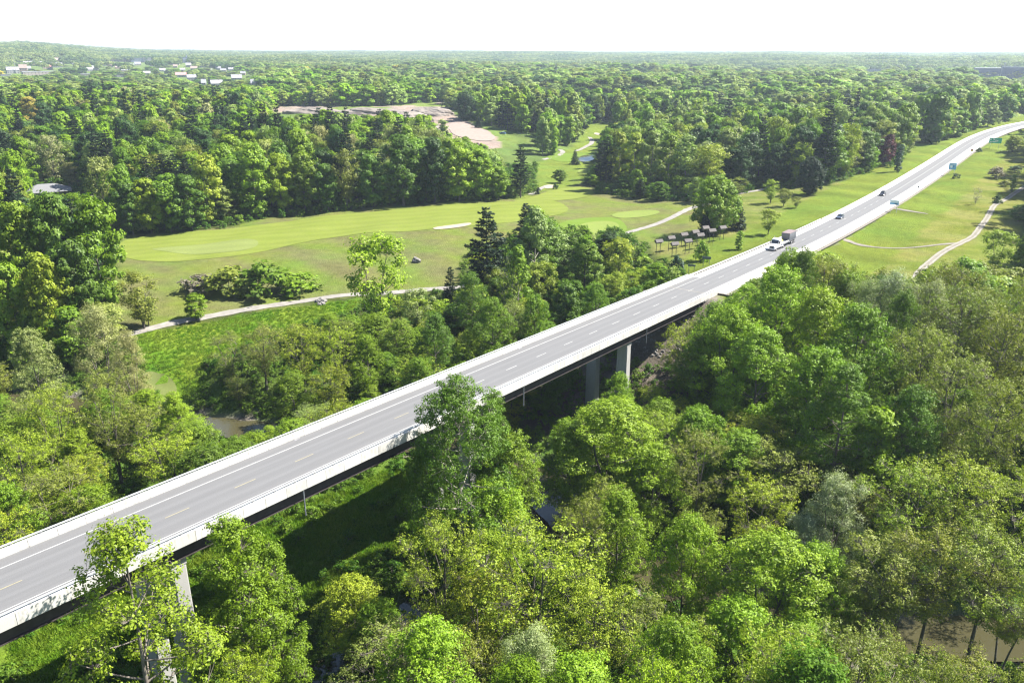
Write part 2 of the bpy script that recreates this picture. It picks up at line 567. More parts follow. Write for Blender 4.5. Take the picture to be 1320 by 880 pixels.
def np_mesh(name, V, Q, mat, fvar=None, smooth=False):
    m = bpy.data.meshes.new(name)
    V = np.ascontiguousarray(V, np.float32); Q = np.ascontiguousarray(Q, np.int32)
    m.vertices.add(len(V)); m.vertices.foreach_set("co", V.ravel())
    k = Q.shape[1]
    m.loops.add(Q.size); m.loops.foreach_set("vertex_index", Q.ravel())
    m.polygons.add(len(Q)); m.polygons.foreach_set("loop_start", np.arange(0, Q.size, k, dtype=np.int32))
    if smooth: m.polygons.foreach_set("use_smooth", np.ones(len(Q), bool))
    if fvar is not None:
        a = m.attributes.new("var", 'FLOAT', 'FACE'); a.data.foreach_set("value", np.ascontiguousarray(fvar, np.float32))
    m.update(calc_edges=True)
    if mat: m.materials.append(mat)
    return m

# ------------------------------------------------------------------ open ground (image outline -> ground outline)
OP = {}
OP['fairway_all'] = [(150, 305), (165, 302), (300, 293), (330, 283), (420, 275), (470, 268), (560, 262), (640, 258), (690, 252), (738, 235), (764, 240), (770, 250), (905, 262), (900, 300), (860, 335),
                     (840, 318), (800, 302), (730, 300), (700, 285), (640, 320), (600, 330), (590, 365), (540, 375), (430, 384), (400, 388), (345, 398), (240, 412), (170, 430), (140, 420), (150, 360)]
OP['meadow'] = [(170, 432), (345, 400), (470, 386), (455, 400), (340, 440), (265, 468), (262, 500), (235, 520), (190, 505)]
OP['slope'] = [(835, 320), (900, 300), (900, 290), (965, 285), (990, 262), (1040, 255), (1100, 240), (1170, 205), (1230, 180), (1322, 150), (1322, 156), (1060, 280), (890, 352), (860, 345)]
OP['lawn'] = [(890, 290), (903, 262), (930, 256), (960, 248), (985, 243), (1040, 242), (1090, 233), (1150, 212), (1120, 245), (1000, 292), (960, 292)]
OP['rightmeadow'] = [(1060, 320), (1180, 250), (1240, 205), (1322, 168), (1322, 290), (1265, 300), (1240, 330), (1190, 362), (1150, 370), (1080, 345)]
OP['trackside'] = [(1238, 332), (1262, 302), (1322, 246), (1322, 332), (1292, 360), (1232, 372), (1195, 368)]
OP['pit'] = [(520, 136), (570, 131), (588, 150), (610, 160), (642, 178), (646, 190), (622, 196), (585, 182), (565, 160), (520, 152), (350, 145), (352, 137), (450, 138)]
OP['pitgrass'] = [(588, 150), (620, 158), (660, 172), (668, 184), (646, 190), (642, 178), (610, 160)]
OP['farfairway'] = [(660, 256), (690, 250), (690, 215), (703, 203), (735, 192), (752, 172), (758, 160), (795, 158), (778, 170), (764, 200), (760, 232), (738, 240)]
OP['under'] = [(0, 835), (200, 745), (390, 650), (515, 600), (560, 640), (560, 690), (400, 780), (300, 830), (130, 870), (0, 880)]
OP['garden'] = [(110, 256), (168, 252), (165, 262), (110, 266)]
OPW = {k: wpoly(v) for k, v in OP.items()}

def in_open(x, y, skip=()):
    m = np.zeros(np.shape(x), bool)
    for k, p in OPW.items():
        if k not in skip: m |= pip(x, y, p)
    return m

# ------------------------------------------------------------------ ground sheet
def build_ground():
    x, y = GXX.ravel(), GYY.ravel()
    d = np.hypot(x, y)
    fl = sstep(250, 600, d)[:, None]
    c = np.array([.055, .072, .018]) * (1 - fl) + np.array([.085, .125, .030]) * fl      # forest floor
    n1 = wob(x, y, 22, 11)[:, None]; n2 = wob(x, y, 9, 12)[:, None]
    c = c * (1 + .25 * n1)
    low = (np.clip(1 - (GZ.ravel() + 2) / 5, 0, 1) * (d < 260))[:, None]
    c = c * (1 - low * .6) + np.array([.075, .150, .018]) * low * .6
    def put(key, col, v=.12, cols=None):
        m = pip(x, y, OPW[key])
        cc = np.array(col) * (1 + v * n1[m] + v * n2[m])
        if cols is not None:
            t = np.clip(.5 + .6 * n1[m] + .4 * n2[m], 0, 1); cc = cc * (1 - t) + np.array(cols) * t
        c[m] = cc
    put('fairway_all', (.125, .125, .048), .10, (.105, .142, .024))
    put('meadow', (.080, .160, .009), .14, (.122, .175, .016))
    put('slope', (.102, .136, .018), .14, (.138, .142, .042))
    put('trackside', (.108, .145, .016), .14, (.135, .150, .034))
    put('lawn', (.102, .136, .018), .14, (.138, .142, .042))
    put('rightmeadow', (.108, .138, .016), .14, (.148, .150, .040))
    put('farfairway', (.105, .145, .022), .08)
    put('under', (.066, .150, .009), .2, (.105, .175, .016))
    put('pit', (.20, .165, .14), .1, (.25, .19, .155))
    put('pitgrass', (.095, .135, .03), .1)
    put('garden', (.17, .22, .03), .1)
    gap = (d > 760) & (wob(x, y, 210, 78) + .5 * wob(x, y, 90, 79) > .68)
    c[gap] = np.array([.11, .15, .035])
    near = d < 1200
    s, o = road_so(x[near], y[near])
    idx = np.where(near)[0]
    m = (s > BR1 - 4) & (np.abs(o) < 26) & (s < 890)
    nn = n1[idx[m]]
    c[idx[m]] = np.where(((o[m] < 5.8) & (o[m] > -8.0))[:, None], np.array([.17, .155, .13]), np.array([.102, .138, .018]) * (1 + .15 * nn))
    m = (s > 100) & (s <= BR1 - 4) & (np.abs(o) < 17)
    c[idx[m]] = np.array([.11, .095, .075]) * (1 + .25 * n2[idx[m]])
    m = d < 420
    rd = np.minimum(seg_dist(x[m], y[m], RIVER), seg_dist(x[m], y[m], CREEK) + 3.4)
    i2 = np.where(m)[0][(rd < 6.2)]
    c[i2] = np.array([.135, .12, .10]) * (1 + .15 * n2[i2])
    V = np.c_[x, y, GZ.ravel()]
    nx, ny = len(GX), len(GY)
    I = np.arange(nx * ny).reshape(ny, nx)
    Q = np.stack([I[:-1, :-1], I[:-1, 1:], I[1:, 1:], I[1:, :-1]], -1).reshape(-1, 4)
    me = np_mesh("ground", V, Q, M['ground'], smooth=True)
    a = me.color_attributes.new("gcol", 'FLOAT_COLOR', 'POINT')
    a.data.foreach_set("color", np.c_[np.clip(c, 0, 1), np.ones(len(c))].astype(np.float32).ravel())
    o_ = bpy.data.objects.new("ground", me)
    link(o_); props(o_, kind='structure')
build_ground()

def strip(name, line, wid, mat, lift=.06, kind='structure', zfun=None, step=2.0, uvs=False, cross=3, label=None):
    """a band draped along a ground polyline; line: [(x,y)], wid: number or list"""
    P = np.array(line, float)
    seg = np.hypot(*np.diff(P, axis=0).T); cum = np.r_[0, np.cumsum(seg)]
    n = max(3, int(cum[-1] / step))
    t = np.linspace(0, cum[-1], n)
    x = np.interp(t, cum, P[:, 0]); y = np.interp(t, cum, P[:, 1])
    for _ in range(6):
        x[1:-1] = (x[:-2] + 2 * x[1:-1] + x[2:]) / 4; y[1:-1] = (y[:-2] + 2 * y[1:-1] + y[2:]) / 4
    dx, dy = np.gradient(x), np.gradient(y); L = np.hypot(dx, dy)
    nx, ny = -dy / L, dx / L
    W = np.interp(t, cum, wid) if hasattr(wid, '__len__') else np.full(n, wid)
    W = W * (1 + .08 * np.sin(t * .9) + .05 * np.sin(t * 2.3))
    rows = []
    for k in range(cross):
        u = k / (cross - 1) - .5
        xx, yy = x + nx * W * u, y + ny * W * u
        rows.append(np.c_[xx, yy, gz(xx, yy) + lift])
    V = np.stack(rows, 1).reshape(-1, 3)
    I = np.arange(n * cross).reshape(n, cross)
    Q = np.stack([I[:-1, :-1], I[1:, :-1], I[1:, 1:], I[:-1, 1:]], -1).reshape(-1, 4)
    me = np_mesh(name, V, Q, mat)
    o = link(bpy.data.objects.new(name, me))
    return props(o, kind=kind, label=label)

def sheet(name, poly, mat, lift, label=None, step=2.5, dirx=None):
    """a flat patch draped on the ground inside a ground outline, cut cleanly along it"""
    import bmesh
    P = np.array(poly, float)
    # smooth the outline
    Q = P
    for _ in range(3):
        a = Q * .75 + np.roll(Q, -1, 0) * .25; b = Q * .25 + np.roll(Q, -1, 0) * .75
        Q = np.stack([a, b], 1).reshape(-1, 2)
    bm = bmesh.new()
    vs = [bm.verts.new((a, b, 0)) for a, b in Q]
    f = bm.faces.new(vs)
    if f.normal.z < 0: bmesh.ops.reverse_faces(bm, faces=[f])
    x0, y0 = Q.min(0); x1, y1 = Q.max(0)
    for ax, lo, hi in ((0, x0, x1), (1, y0, y1)):
        v = lo + step
        while v < hi:
            co = (v, 0, 0) if ax == 0 else (0, v, 0); no = (1, 0, 0) if ax == 0 else (0, 1, 0)
            bmesh.ops.bisect_plane(bm, geom=bm.verts[:] + bm.edges[:] + bm.faces[:], plane_co=co, plane_no=no)
            v += step
    arr = np.array([v.co[:] for v in bm.verts])
    z = gz(arr[:, 0], arr[:, 1]) + lift
    for v, zz in zip(bm.verts, z): v.co.z = zz
    uvl = bm.loops.layers.uv.new("UVMap")
    dx, dy = dirx or (0.0, 1.0)
    for fc in bm.faces:
        for l in fc.loops: l[uvl].uv = (l.vert.co.x * dx + l.vert.co.y * dy, 0)
    me = bpy.data.meshes.new(name); bm.to_mesh(me); bm.free()
    me.materials.append(mat)
    for p in me.polygons: p.use_smooth = True
    o = link(bpy.data.objects.new(name, me))
    return props(o, kind='structure', label=label)

# fairway, greens, tees, bunkers
sheet("fairway", wpoly([(152, 309), (200, 303), (300, 296), (400, 281), (500, 271), (600, 263), (690, 258), (730, 262), (735, 275), (690, 282), (640, 290), (520, 299), (450, 303), (390, 312), (300, 333), (220, 338), (152, 335)]), M['fairway'], .10, dirx=(-.3, .95))
sheet("mown_rings", wpoly([(185, 322), (235, 318), (330, 306), (335, 318), (300, 326), (230, 328)]), M['mowring'], .16, dirx=(-.3, .95))
sheet("fairway", wpoly([(735, 240), (762, 243), (768, 252), (700, 262), (650, 262), (690, 253)]), M['fairway'], .12, dirx=(-.3, .95))
sheet("putting_green", wpoly([(740, 292), (765, 285), (795, 286), (800, 294), (780, 302), (748, 303)]), M['green'], .14)
sheet("tee_ground", wpoly([(700, 300), (740, 281), (790, 279), (812, 292), (800, 308), (760, 318)]), M['tee'], .09)
sheet("tee_ground", wpoly([(785, 276), (820, 271), (850, 271), (850, 276), (820, 281), (795, 282)]), M['green'], .12)
sheet("putting_green", wpoly([(742, 222), (752, 217), (766, 217), (768, 222), (755, 225)]), M['green'], .14)
sheet("farther_green", wpoly([(700, 201), (725, 197), (762, 198), (760, 208), (720, 210)]), M['tee'], .12)
sheet("mown_loop", wpoly([(180, 482), (198, 477), (216, 484), (229, 497), (226, 514), (206, 520), (194, 515)]), M['mowring'], .12, dirx=(.8, .5))
for pts, lab in (([(556, 294), (580, 291), (606, 287), (609, 290), (590, 294), (562, 297)], "long pale sand bunker at the edge of the fairway"),
                 ([(764, 172), (770, 171), (775, 173), (770, 175)], "small far sand bunker beside the winding golf path"),
                 ([(700, 240), (712, 238), (716, 242), (704, 244)], "small sand bunker by the footbridge")):
    o = sheet("sand_bunker", wpoly(pts), M['bunker'], .2, step=2)
    del o['kind']; props(o, lab, "bunker")
sheet("pit_floor", wpoly([(578, 158), (600, 158), (628, 168), (641, 178), (630, 183), (595, 178), (580, 172)]), M['sand'], .3, step=4)
# paths
def pl(pts): return [at(a, b)[:2] for a, b in pts]
strip("golf_path", pl([(150, 436), (178, 428), (230, 414), (300, 402), (370, 391), (415, 384), (470, 379), (540, 374), (600, 370), (660, 358), (710, 345), (760, 322), (790, 308), (830, 294), (868, 280), (890, 268), (915, 262)]), 3.1, M['pathm'], .10)
strip("golf_path", pl([(905, 262), (925, 257), (945, 251), (985, 245), (1000, 238)]), 2.8, M['pathm'], .12)
strip("golf_path", pl([(684, 251), (690, 247), (702, 240), (714, 238), (706, 243)]), 2.8, M['pathm'], .12)
strip("golf_path", pl([(700, 206), (720, 201), (727, 196), (722, 193)]), 3.2, M['pathm'], .12)
strip("golf_path", pl([(742, 195), (752, 191), (762, 186), (764, 181), (760, 177)]), 3.2, M['pathm'], .14)
trk = [(1160, 400), (1180, 357), (1190, 345), (1210, 328), (1235, 315), (1255, 305), (1270, 285), (1281, 265), (1300, 255), (1322, 240)]
tp = np.array(pl(trk)); 
strip("dirt_track", [tuple(p) for p in tp], 2.1, M['gravel2'], .10)
for sgn in (-1, 1):
    d_ = np.gradient(tp, axis=0); L_ = np.hypot(*d_.T)[:, None]; nrm = np.c_[-d_[:, 1], d_[:, 0]] / L_
    strip("wheel_rut", [tuple(p) for p in tp + nrm * sgn * .62], .42, M['rut'], .15)
strip("dirt_track", pl([(1060, 308), (1095, 309), (1120, 319), (1160, 321), (1200, 317), (1235, 314)]), [5, 3.2, 1.5, 1.1, 1.1, 1.6], M['gravel2'], .12)
strip("dirt_track", pl([(1142, 268), (1160, 270), (1180, 274), (1196, 276)]), [3, 2.6, 1.6, .8], M['gravel2'], .12)

# river
o = strip("river", RIVER, [8.5] * 9 + [8, 9, 8, 8, 8, 8], M['water'], 0, cross=2)
for v in o.data.vertices: v.co.z = WATER_Z
o = strip("river", CREEK, 4.5, M['water'], 0, cross=2)
for v in o.data.vertices: v.co.z = WATER_Z - .02
sheet("pond", wpoly([(744, 205), (752, 200), (766, 200), (768, 205), (756, 209), (746, 208)]), M['water'], .2)

# ------------------------------------------------------------------ road sheets
def road_band(name, s0, s1, o0, o1, h, mat, kind='structure', parent=None, step=3.0, label=None, thick=0):
    n = max(2, int(round((s1 - s0) / step)) + 1)
    S = np.linspace(s0, s1, n)
    a = road(S, o0, h).T; b = road(S, o1, h).T
    V = np.stack([a, b], 1).reshape(-1, 3)
    I = np.arange(2 * n).reshape(n, 2)
    Q = np.stack([I[:-1, 0], I[:-1, 1], I[1:, 1], I[1:, 0]], -1)[:, ::-1]
    me = np_mesh(name, V, Q, mat)
    uv = me.uv_layers.new(name="UVMap")
    U = np.stack([np.full(n, o0) + 20.0, S, np.full(n, o1) + 20.0, S], 1).reshape(-1, 2)
    uv.data.foreach_set("uv", U[Q.ravel()].astype(np.float32).ravel())
    ob = link(bpy.data.objects.new(name, me), parent)
    return props(ob, kind=kind, label=label)
ROAD = road_band("road", S0 + 3, S1 - 9, -5.48, 5.48, 0.0, M['asphalt'])
road_band("gravel_shoulder", BR1 + 12, 276, 3.85, 6.0, .012, M['gravel'])
road_band("gravel_shoulder", 276, S1 - 12, 3.85, 6.9, .012, M['gravel'])
road_band("gravel_shoulder", BR1 + 1, S1 - 12, -3.85, -8.0, .012, M['gravel'])
road_band("shoulder_base", BR1 + .5, S1 - 12, 5.3, 7.2, -.06, M['gravel2'])
road_band("shoulder_base", BR1 + .5, S1 - 12, -5.3, -9.2, -.06, M['gravel2'])
road_band("edge_line", S0 + 5, S1 - 12, 3.62, 3.76, .018, M['white'], None, ROAD)
road_band("edge_line", S0 + 5, S1 - 12, -3.76, -3.62, .018, M['white'], None, ROAD)
road_band("centre_line", 345, S1 - 12, -.07, .07, .018, M['white'], None, ROAD)
for k in range(-3, 38):
    road_band("centre_dash", 9 * k, 9 * k + 3.0, -.06, .06, .018, M['yellow'] if k < 7 else M['white'], None, ROAD, step=1.5)
# expansion joints
for s_ in (BR1 - 2.2,):
    if s_ > 100:
        road_band("expansion_joint", s_, s_ + .35, -5.4, 5.4, .02, M['pathm'], None, ROAD)

# ------------------------------------------------------------------ bridge
bridge = empty("highway_bridge", road(40, 0, 0) * np.array([1, 1, 0]), 0, "long straight concrete bridge carrying the highway diagonally across the wooded valley", "bridge")
bridge.location = (0, 0, 0)
def prism_road(name, prof, s0, s1, mat, parent, step=4.0, **pr):
    """profile [(o,h)] swept along the road"""
    n = max(2, int(math.ceil((s1 - s0) / step)) + 1)
    S = np.linspace(s0, s1, n)
    k = len(prof)
    V = np.stack([road(S, o_, h_).T for o_, h_ in prof], 1).reshape(-1, 3)
    I = np.arange(n * k).reshape(n, k)
    J = np.roll(I, -1, 1)
    q = np.stack([I[:-1], J[:-1], J[1:], I[1:]], -1).reshape(-1, 4)
    me = bpy.data.meshes.new(name)
    me.from_pydata(V.tolist(), [], q.tolist() + [list(I[0][::-1]), list(I[-1])])
    import bmesh
    bm = bmesh.new(); bm.from_mesh(me); bmesh.ops.recalc_face_normals(bm, faces=bm.faces[:]); bm.to_mesh(me); bm.free()
    me.materials.append(mat)
    o = link(bpy.data.objects.new(name, me), parent)
    return props(o, **pr)
prism_road("deck_slab", [(-6.02, -.04), (6.02, -.04), (6.02, -.5), (5.4, -.5), (5.2, -.3), (-5.2, -.3), (-5.4, -.5), (-6.02, -.5)], BR0, BR1, M['pier'], bridge)
for o_ in (-4.9, -2.45, 0, 2.45, 4.9):
    prism_road("girder", [(o_ - .25, -.31), (o_ + .25, -.31), (o_ + .25, -.4), (o_ + .03, -.42), (o_ + .03, -2.3), (o_ + .3, -2.34), (o_ + .3, -2.45), (o_ - .3, -2.45), (o_ - .3, -2.34), (o_ - .03, -2.3), (o_ - .03, -.42), (o_ - .25, -.4)], BR0 + .3, BR1 - .3, M['steelgirder'], bridge, step=12)
for k in range(10):
    s_ = -60 + k * 23.2
    prism_road("cross_frame", [(-4.8, -1.9), (4.8, -1.9), (4.8, -1.6), (-4.8, -1.6)], s_, s_ + .2, M['steelgirder'], bridge)
# barrier panels: 3 m long, joints open between them
def barrier(side):
    o0, o1 = 5.5 * side, 6.0 * side
    prof = [(o1, -.036), (o0, -.036), (o0, .2), (o0 + .08 * side, .38), (o0 + .12 * side, .85), (o1, .85)]
    if side < 0:
        prof = [(-6.1, -.46), (-6.03, -.46), (-6.03, -.036), (-5.5, -.036), (-5.5, .2), (-5.58, .38), (-5.62, .85), (-6.1, .85)]
    s_ = BR0
    k = 0
    r = random.Random(5 + side)
    while s_ < BR1 + 9.5:
        e = s_ + 3.0
        prism_road("barrier_panel", prof, s_ + .02, e - .025, M['concrete'], bridge, step=3)
        s_ = e; k += 1
    # rail on posts
    om = 5.86 * side
    rail = prism_road("hand_rail", [(om - .07, 1.05), (om + .07, 1.05), (om + .07, 1.17), (om - .07, 1.17)], BR0, BR1 + 9, M['rail'], bridge, step=12)
    mb = MB(); mb.box(-.05, .05, -.07, .07, 0, .21)
    pm = mb.mesh("rail_post", M['darkrail'])
    s_ = BR0 + 1.5
    while s_ < BR1 + 8:
        p = bpy.data.objects.new("rail_post", pm); link(p, rail)
        p.location = tuple(road(s_, om, .845)); p.rotation_euler = (0, 0, -RA)
        s_ += 3.0
barrier(1); barrier(-1)
# piers: two rectangular columns and a cap beam
def pier(s_):
    pr = bpy.data.objects.new("pier", None); pr.empty_display_size = 1
    c = road(s_, 0, -2.47)
    pr.location = (c[0], c[1], 0); pr.rotation_euler = (0, 0, -RA)
    link(pr, bridge)
    top = c[2]
    for o_ in (-3.6, 3.6):
        p = road(s_, o_)
        g = float(gz(p[0], p[1])) - .8
        mb = MB()
        bw, bt = 1.35, 1.25                                    # half width across the bridge, slight taper
        def ring(hw, hd, z, ch=.18):
            pts = [(-hw + ch, -hd), (hw - ch, -hd), (hw, -hd + ch), (hw, hd - ch), (hw - ch, hd), (-hw + ch, hd), (-hw, hd - ch), (-hw, -hd + ch)]
            return [(a - o_, b, z) for a, b in pts]
        mb.hexa(ring(1.25, .95, g), ring(1.15, .88, top - 1.15))
        mb.build("column", M['pier'], pr)
    mb = MB()
    mb.hexa([(-4.78, -.9, top - 1.0), (-4.7, -.9, top - 1.149), (4.7, -.9, top - 1.149), (4.78, -.9, top - 1.0), (4.78, -.9, top + .0), (-4.78, -.9, top + .0)],
            [(-4.78, .9, top - 1.0), (-4.7, .9, top - 1.149), (4.7, .9, top - 1.149), (4.78, .9, top - 1.0), (4.78, .9, top + .0), (-4.78, .9, top + .0)])
    mb.build("cap_beam", M['pier'], pr)
for s_ in (-33.5, 16.3, 66.0, 116.0): pier(s_)
# abutment
a_ = road(BR1, 0, 0)
mb = MB(); mb.box(-6.6, 6.6, -1.2, 1.2, a_[2] - 6, a_[2] - .52)
mb.build("abutment", M['pier'], bridge, loc=(a_[0], a_[1], 0), rz=-RA)
# drain pipes under the near edge
for s_, L_ in ((32.5, 3.6), (121.0, 3.4), (-14, 3.6), (78, 3.6)):
    p = road(s_, -5.95, -.5)
    MB().tube((0, 0, -L_), (0, 0, .05), .085, n=8).build("drain_pipe", M['boxside'], bridge, loc=tuple(p))
for s_ in (40.5, 92.0, 128.5):
    p = road(s_, 5.2, .022)
    MB().box(-.18, .18, -.45, .45, -.005, .006).build("drain_grate", M['darkrail'], bridge, loc=tuple(p), rz=-RA)

# ------------------------------------------------------------------ guardrail beyond the bridge
gr = empty("guardrail", (0, 0, 0), 0, "steel guardrail on posts along the left edge of the road beyond the bridge", "guardrail")
GR0, GR1 = BR1 + 9, 272.0
prism_road("rail", [(6.05, .42), (6.13, .48), (6.07, .57), (6.13, .66), (6.05, .74), (6.16, .74), (6.19, .58), (6.16, .42)], GR0, GR1, M['rail'], gr, step=6)
_pm = MB().box(-.09, .09, -.1, .1, -.5, .72).mesh("post", M['wood'])
s_ = GR0 + 1
while s_ < GR1:
    p = bpy.data.objects.new("post", _pm); link(p, gr)
    q_ = road(s_, 6.3, 0); p.location = tuple(q_); p.rotation_euler = (0, 0, -.65)
    s_ += 3.8

# ------------------------------------------------------------------ tree shapes
def tube_np(P, r, n):
    """swept tube along points P with radii r -> verts, quads"""
    P = np.asarray(P, float); r = np.asarray(r, float)
    T = np.gradient(P, axis=0); T /= np.linalg.norm(T, axis=1)[:, None] + 1e-9
    ref = np.array([0., 0, 1]) if abs(T[0, 2]) < .8 else np.array([1., 0, 0])
    A = np.cross(T, ref); A /= np.linalg.norm(A, axis=1)[:, None] + 1e-9
    B = np.cross(T, A)
    t = np.arange(n) * 2 * math.pi / n
    V = P[:, None] + r[:, None, None] * (A[:, None] * np.cos(t)[None, :, None] + B[:, None] * np.sin(t)[None, :, None])
    k = len(P)
    I = np.arange(k * n).reshape(k, n); J = np.roll(I, -1, 1)
    Q = np.stack([I[:-1], J[:-1], J[1:], I[1:]], -1).reshape(-1, 4)
    return V.reshape(-1, 3), Q

class Q4:
    def __init__(s): s.V = []; s.Q = []; s.F = []; s.n = 0
    def add(s, V, Q, F=None):
        s.V.append(V); s.Q.append(Q + s.n); s.n += len(V)
        s.F.append(np.zeros(len(Q)) if F is None else F)
    def mesh(s, name, mat): return np_mesh(name, np.vstack(s.V), np.vstack(s.Q), mat, np.concatenate(s.F))

def leaves(r, C, N, size, var, asp=.62):
    """diamond leaves at C with normals N"""
    n = len(C)
    N = N / (np.linalg.norm(N, axis=1)[:, None] + 1e-9)
    a = r.normal(size=(n, 3)); T = np.cross(N, a); T /= np.linalg.norm(T, axis=1)[:, None] + 1e-9
    B = np.cross(N, T)
    L = size * r.uniform(.65, 1.3, n)[:, None]
    W = L * asp
    off = N * L * .16
    V = np.stack([C - T * L, C - B * W * .9 + off, C + T * L, C + B * W + off], 1).reshape(-1, 3)
    Q = np.arange(4 * n).reshape(n, 4)
    return V, Q, var

def rdir(r, n):
    v = r.normal(size=(n, 3)); return v / np.linalg.norm(v, axis=1)[:, None]

SHAPE = {
 'round': lambda t: np.sin(np.pi * np.clip(t, 0, 1) ** .85 * .97 + .03) ** .55,
 'tall': lambda t: np.sin(np.pi * np.clip(t, 0, 1) ** .75) ** .62,
 'vase': lambda t: np.clip(np.sin(np.pi * (np.clip(t, 0, 1) * .88) ** 1.15) ** .7, .12, 1),
 'column': lambda t: np.clip((1 - np.clip(t, 0, 1)) ** .55 * (.35 + 1.3 * np.clip(t, 0, .5)), .04, 1),
 'dome': lambda t: np.clip((1 - np.clip(t, 0, 1) ** 2.2) ** .5, .02, 1),
}

def broadleaf(seed, H, R, cb, shape, lobes, clumps, nleaf, ls, cr=1.0, lobe_r=.34, stems=1, bark='bark', twig=True, inner=.35, tr=.28, mat='leaf', asp=.62, up=.5, jit=.45, vj=.13):
    r = np.random.default_rng(seed)
    env = SHAPE[shape]
    Hc = H - cb
    # lobes give the billowing outline
    LC = []; LR = []
    for i in range(lobes):
        t = (i + r.uniform(.2, .8)) / lobes
        ang = i * 2.399 + r.uniform(-.5, .5)
        lr = R * lobe_r * r.uniform(.6, 1.4)
        er = R * float(env(t)) * r.uniform(.70, 1.14)
        rad = max(0, er - lr * .8)
        if rad < lr * .3: rad = r.uniform(0, .3) * lr
        z = cb + t * Hc
        z = min(z, H - lr * .7)
        LC.append((math.cos(ang) * rad, math.sin(ang) * rad, z)); LR.append(lr)
    LC.append((r.uniform(-.1, .1) * R, r.uniform(-.1, .1) * R, H - R * lobe_r * .75)); LR.append(R * lobe_r * .8)
    LC = np.array(LC); LR = np.array(LR)
    # clumps on and in the lobes
    w_ = LR ** 2 / (LR ** 2).sum()
    li = r.choice(len(LC), clumps, p=w_)
    D = rdir(r, clumps)
    D[:, 2] = np.where(D[:, 2] < -.35, D[:, 2] * .4, D[:, 2])
    rad = LR[li] * r.uniform(inner, 1.02, clumps) ** .5
    CC = LC[li] + D * rad[:, None] * np.array([1, 1, .92])
    # wood
    wood = Q4()
    n = 9
    limbs = []
    for s_ in range(stems):
        lean = (0, 0) if stems == 1 else (math.cos(s_ * 6.283 / stems + r.uniform(-.4, .4)) * R * .38, math.sin(s_ * 6.283 / stems + r.uniform(-.4, .4)) * R * .38)
        tz = np.linspace(0, 1, n)
        top = cb + Hc * r.uniform(.72, .86)
        P = np.c_[lean[0] * tz ** 1.4 + np.cumsum(r.normal(0, .1, n)) * tz, lean[1] * tz ** 1.4 + np.cumsum(r.normal(0, .1, n)) * tz, tz * top - .3]
        P[0, :2] = 0
        rr = tr * (1 - .85 * tz) / (1 if stems == 1 else 1.3)
        rr[0] *= 1.45
        V, Q = tube_np(P, rr, 7); wood.add(V, Q)
        limbs.append((P, rr))
    base = list(limbs)
    for i in range(len(LC)):
        P0, r0 = base[int(r.integers(len(base)))]
        if stems > 1:
            j = np.argmin([np.hypot(*(b[0][-1, :2] - LC[i, :2])) for b in base]); P0, r0 = base[j]
        zt = LC[i, 2] - (.25 + .5 * r.random()) * max(1.0, np.hypot(LC[i, 0], LC[i, 1])) - .3
        zt = np.clip(zt, max(.6, cb * .55), P0[-1, 2] * .95)
        b = np.array([np.interp(zt, P0[:, 2], P0[:, k]) for k in range(3)])
        br = np.interp(zt, P0[:, 2], r0) * .62
        e = LC[i] + (LC[i] - b) * .25
        m1 = b * .6 + e * .4 + np.array([0, 0, -.06]) * np.linalg.norm(e - b) + r.normal(0, .12, 3)
        t = np.linspace(0, 1, 5)[:, None]
        P = (1 - t) ** 2 * b + 2 * t * (1 - t) * m1 + t ** 2 * e
        rr = np.linspace(max(br, .035), .022, 5)
        V, Q = tube_np(P, rr, 5); wood.add(V, Q)
        limbs.append((P, rr))
    if twig:
        pts = np.vstack([l[0][2:] for l in limbs[len(base):]])
        for c in CC[:: max(1, clumps // 560)]:
            j = np.argmin(((pts - c) ** 2).sum(1) + np.where(pts[:, 2] > c[2], 2., 0))
            m = (pts[j] + c) / 2 + r.normal(0, .12, 3)
            V, Q = tube_np([pts[j], m, c], [.022, .015, .009], 3); wood.add(V, Q)
    # leaves
    per = np.maximum(3, r.poisson(nleaf / clumps, clumps))
    idx = np.repeat(np.arange(clumps), per)
    n = len(idx)
    d = rdir(r, n)
    cs = cr * r.uniform(.7, 1.3, clumps)
    pos = CC[idx] + d * (cs[idx] * r.random(n) ** .45)[:, None] * np.array([1, 1, .72])
    out = CC[idx] - LC[li[idx]]; out /= np.linalg.norm(out, axis=1)[:, None] + 1e-6
    N = d * .7 + out * .6 + np.array([0, 0, up]) + r.normal(0, jit, (n, 3))
    var = np.clip(.5 + r.normal(0, .2, clumps)[idx] + r.normal(0, vj, n), 0, 1)
    g = Q4(); g.add(*leaves(r, pos, N, ls, var, asp))
    return wood.mesh("trunk", M[bark]), g.mesh("crown", M[mat])

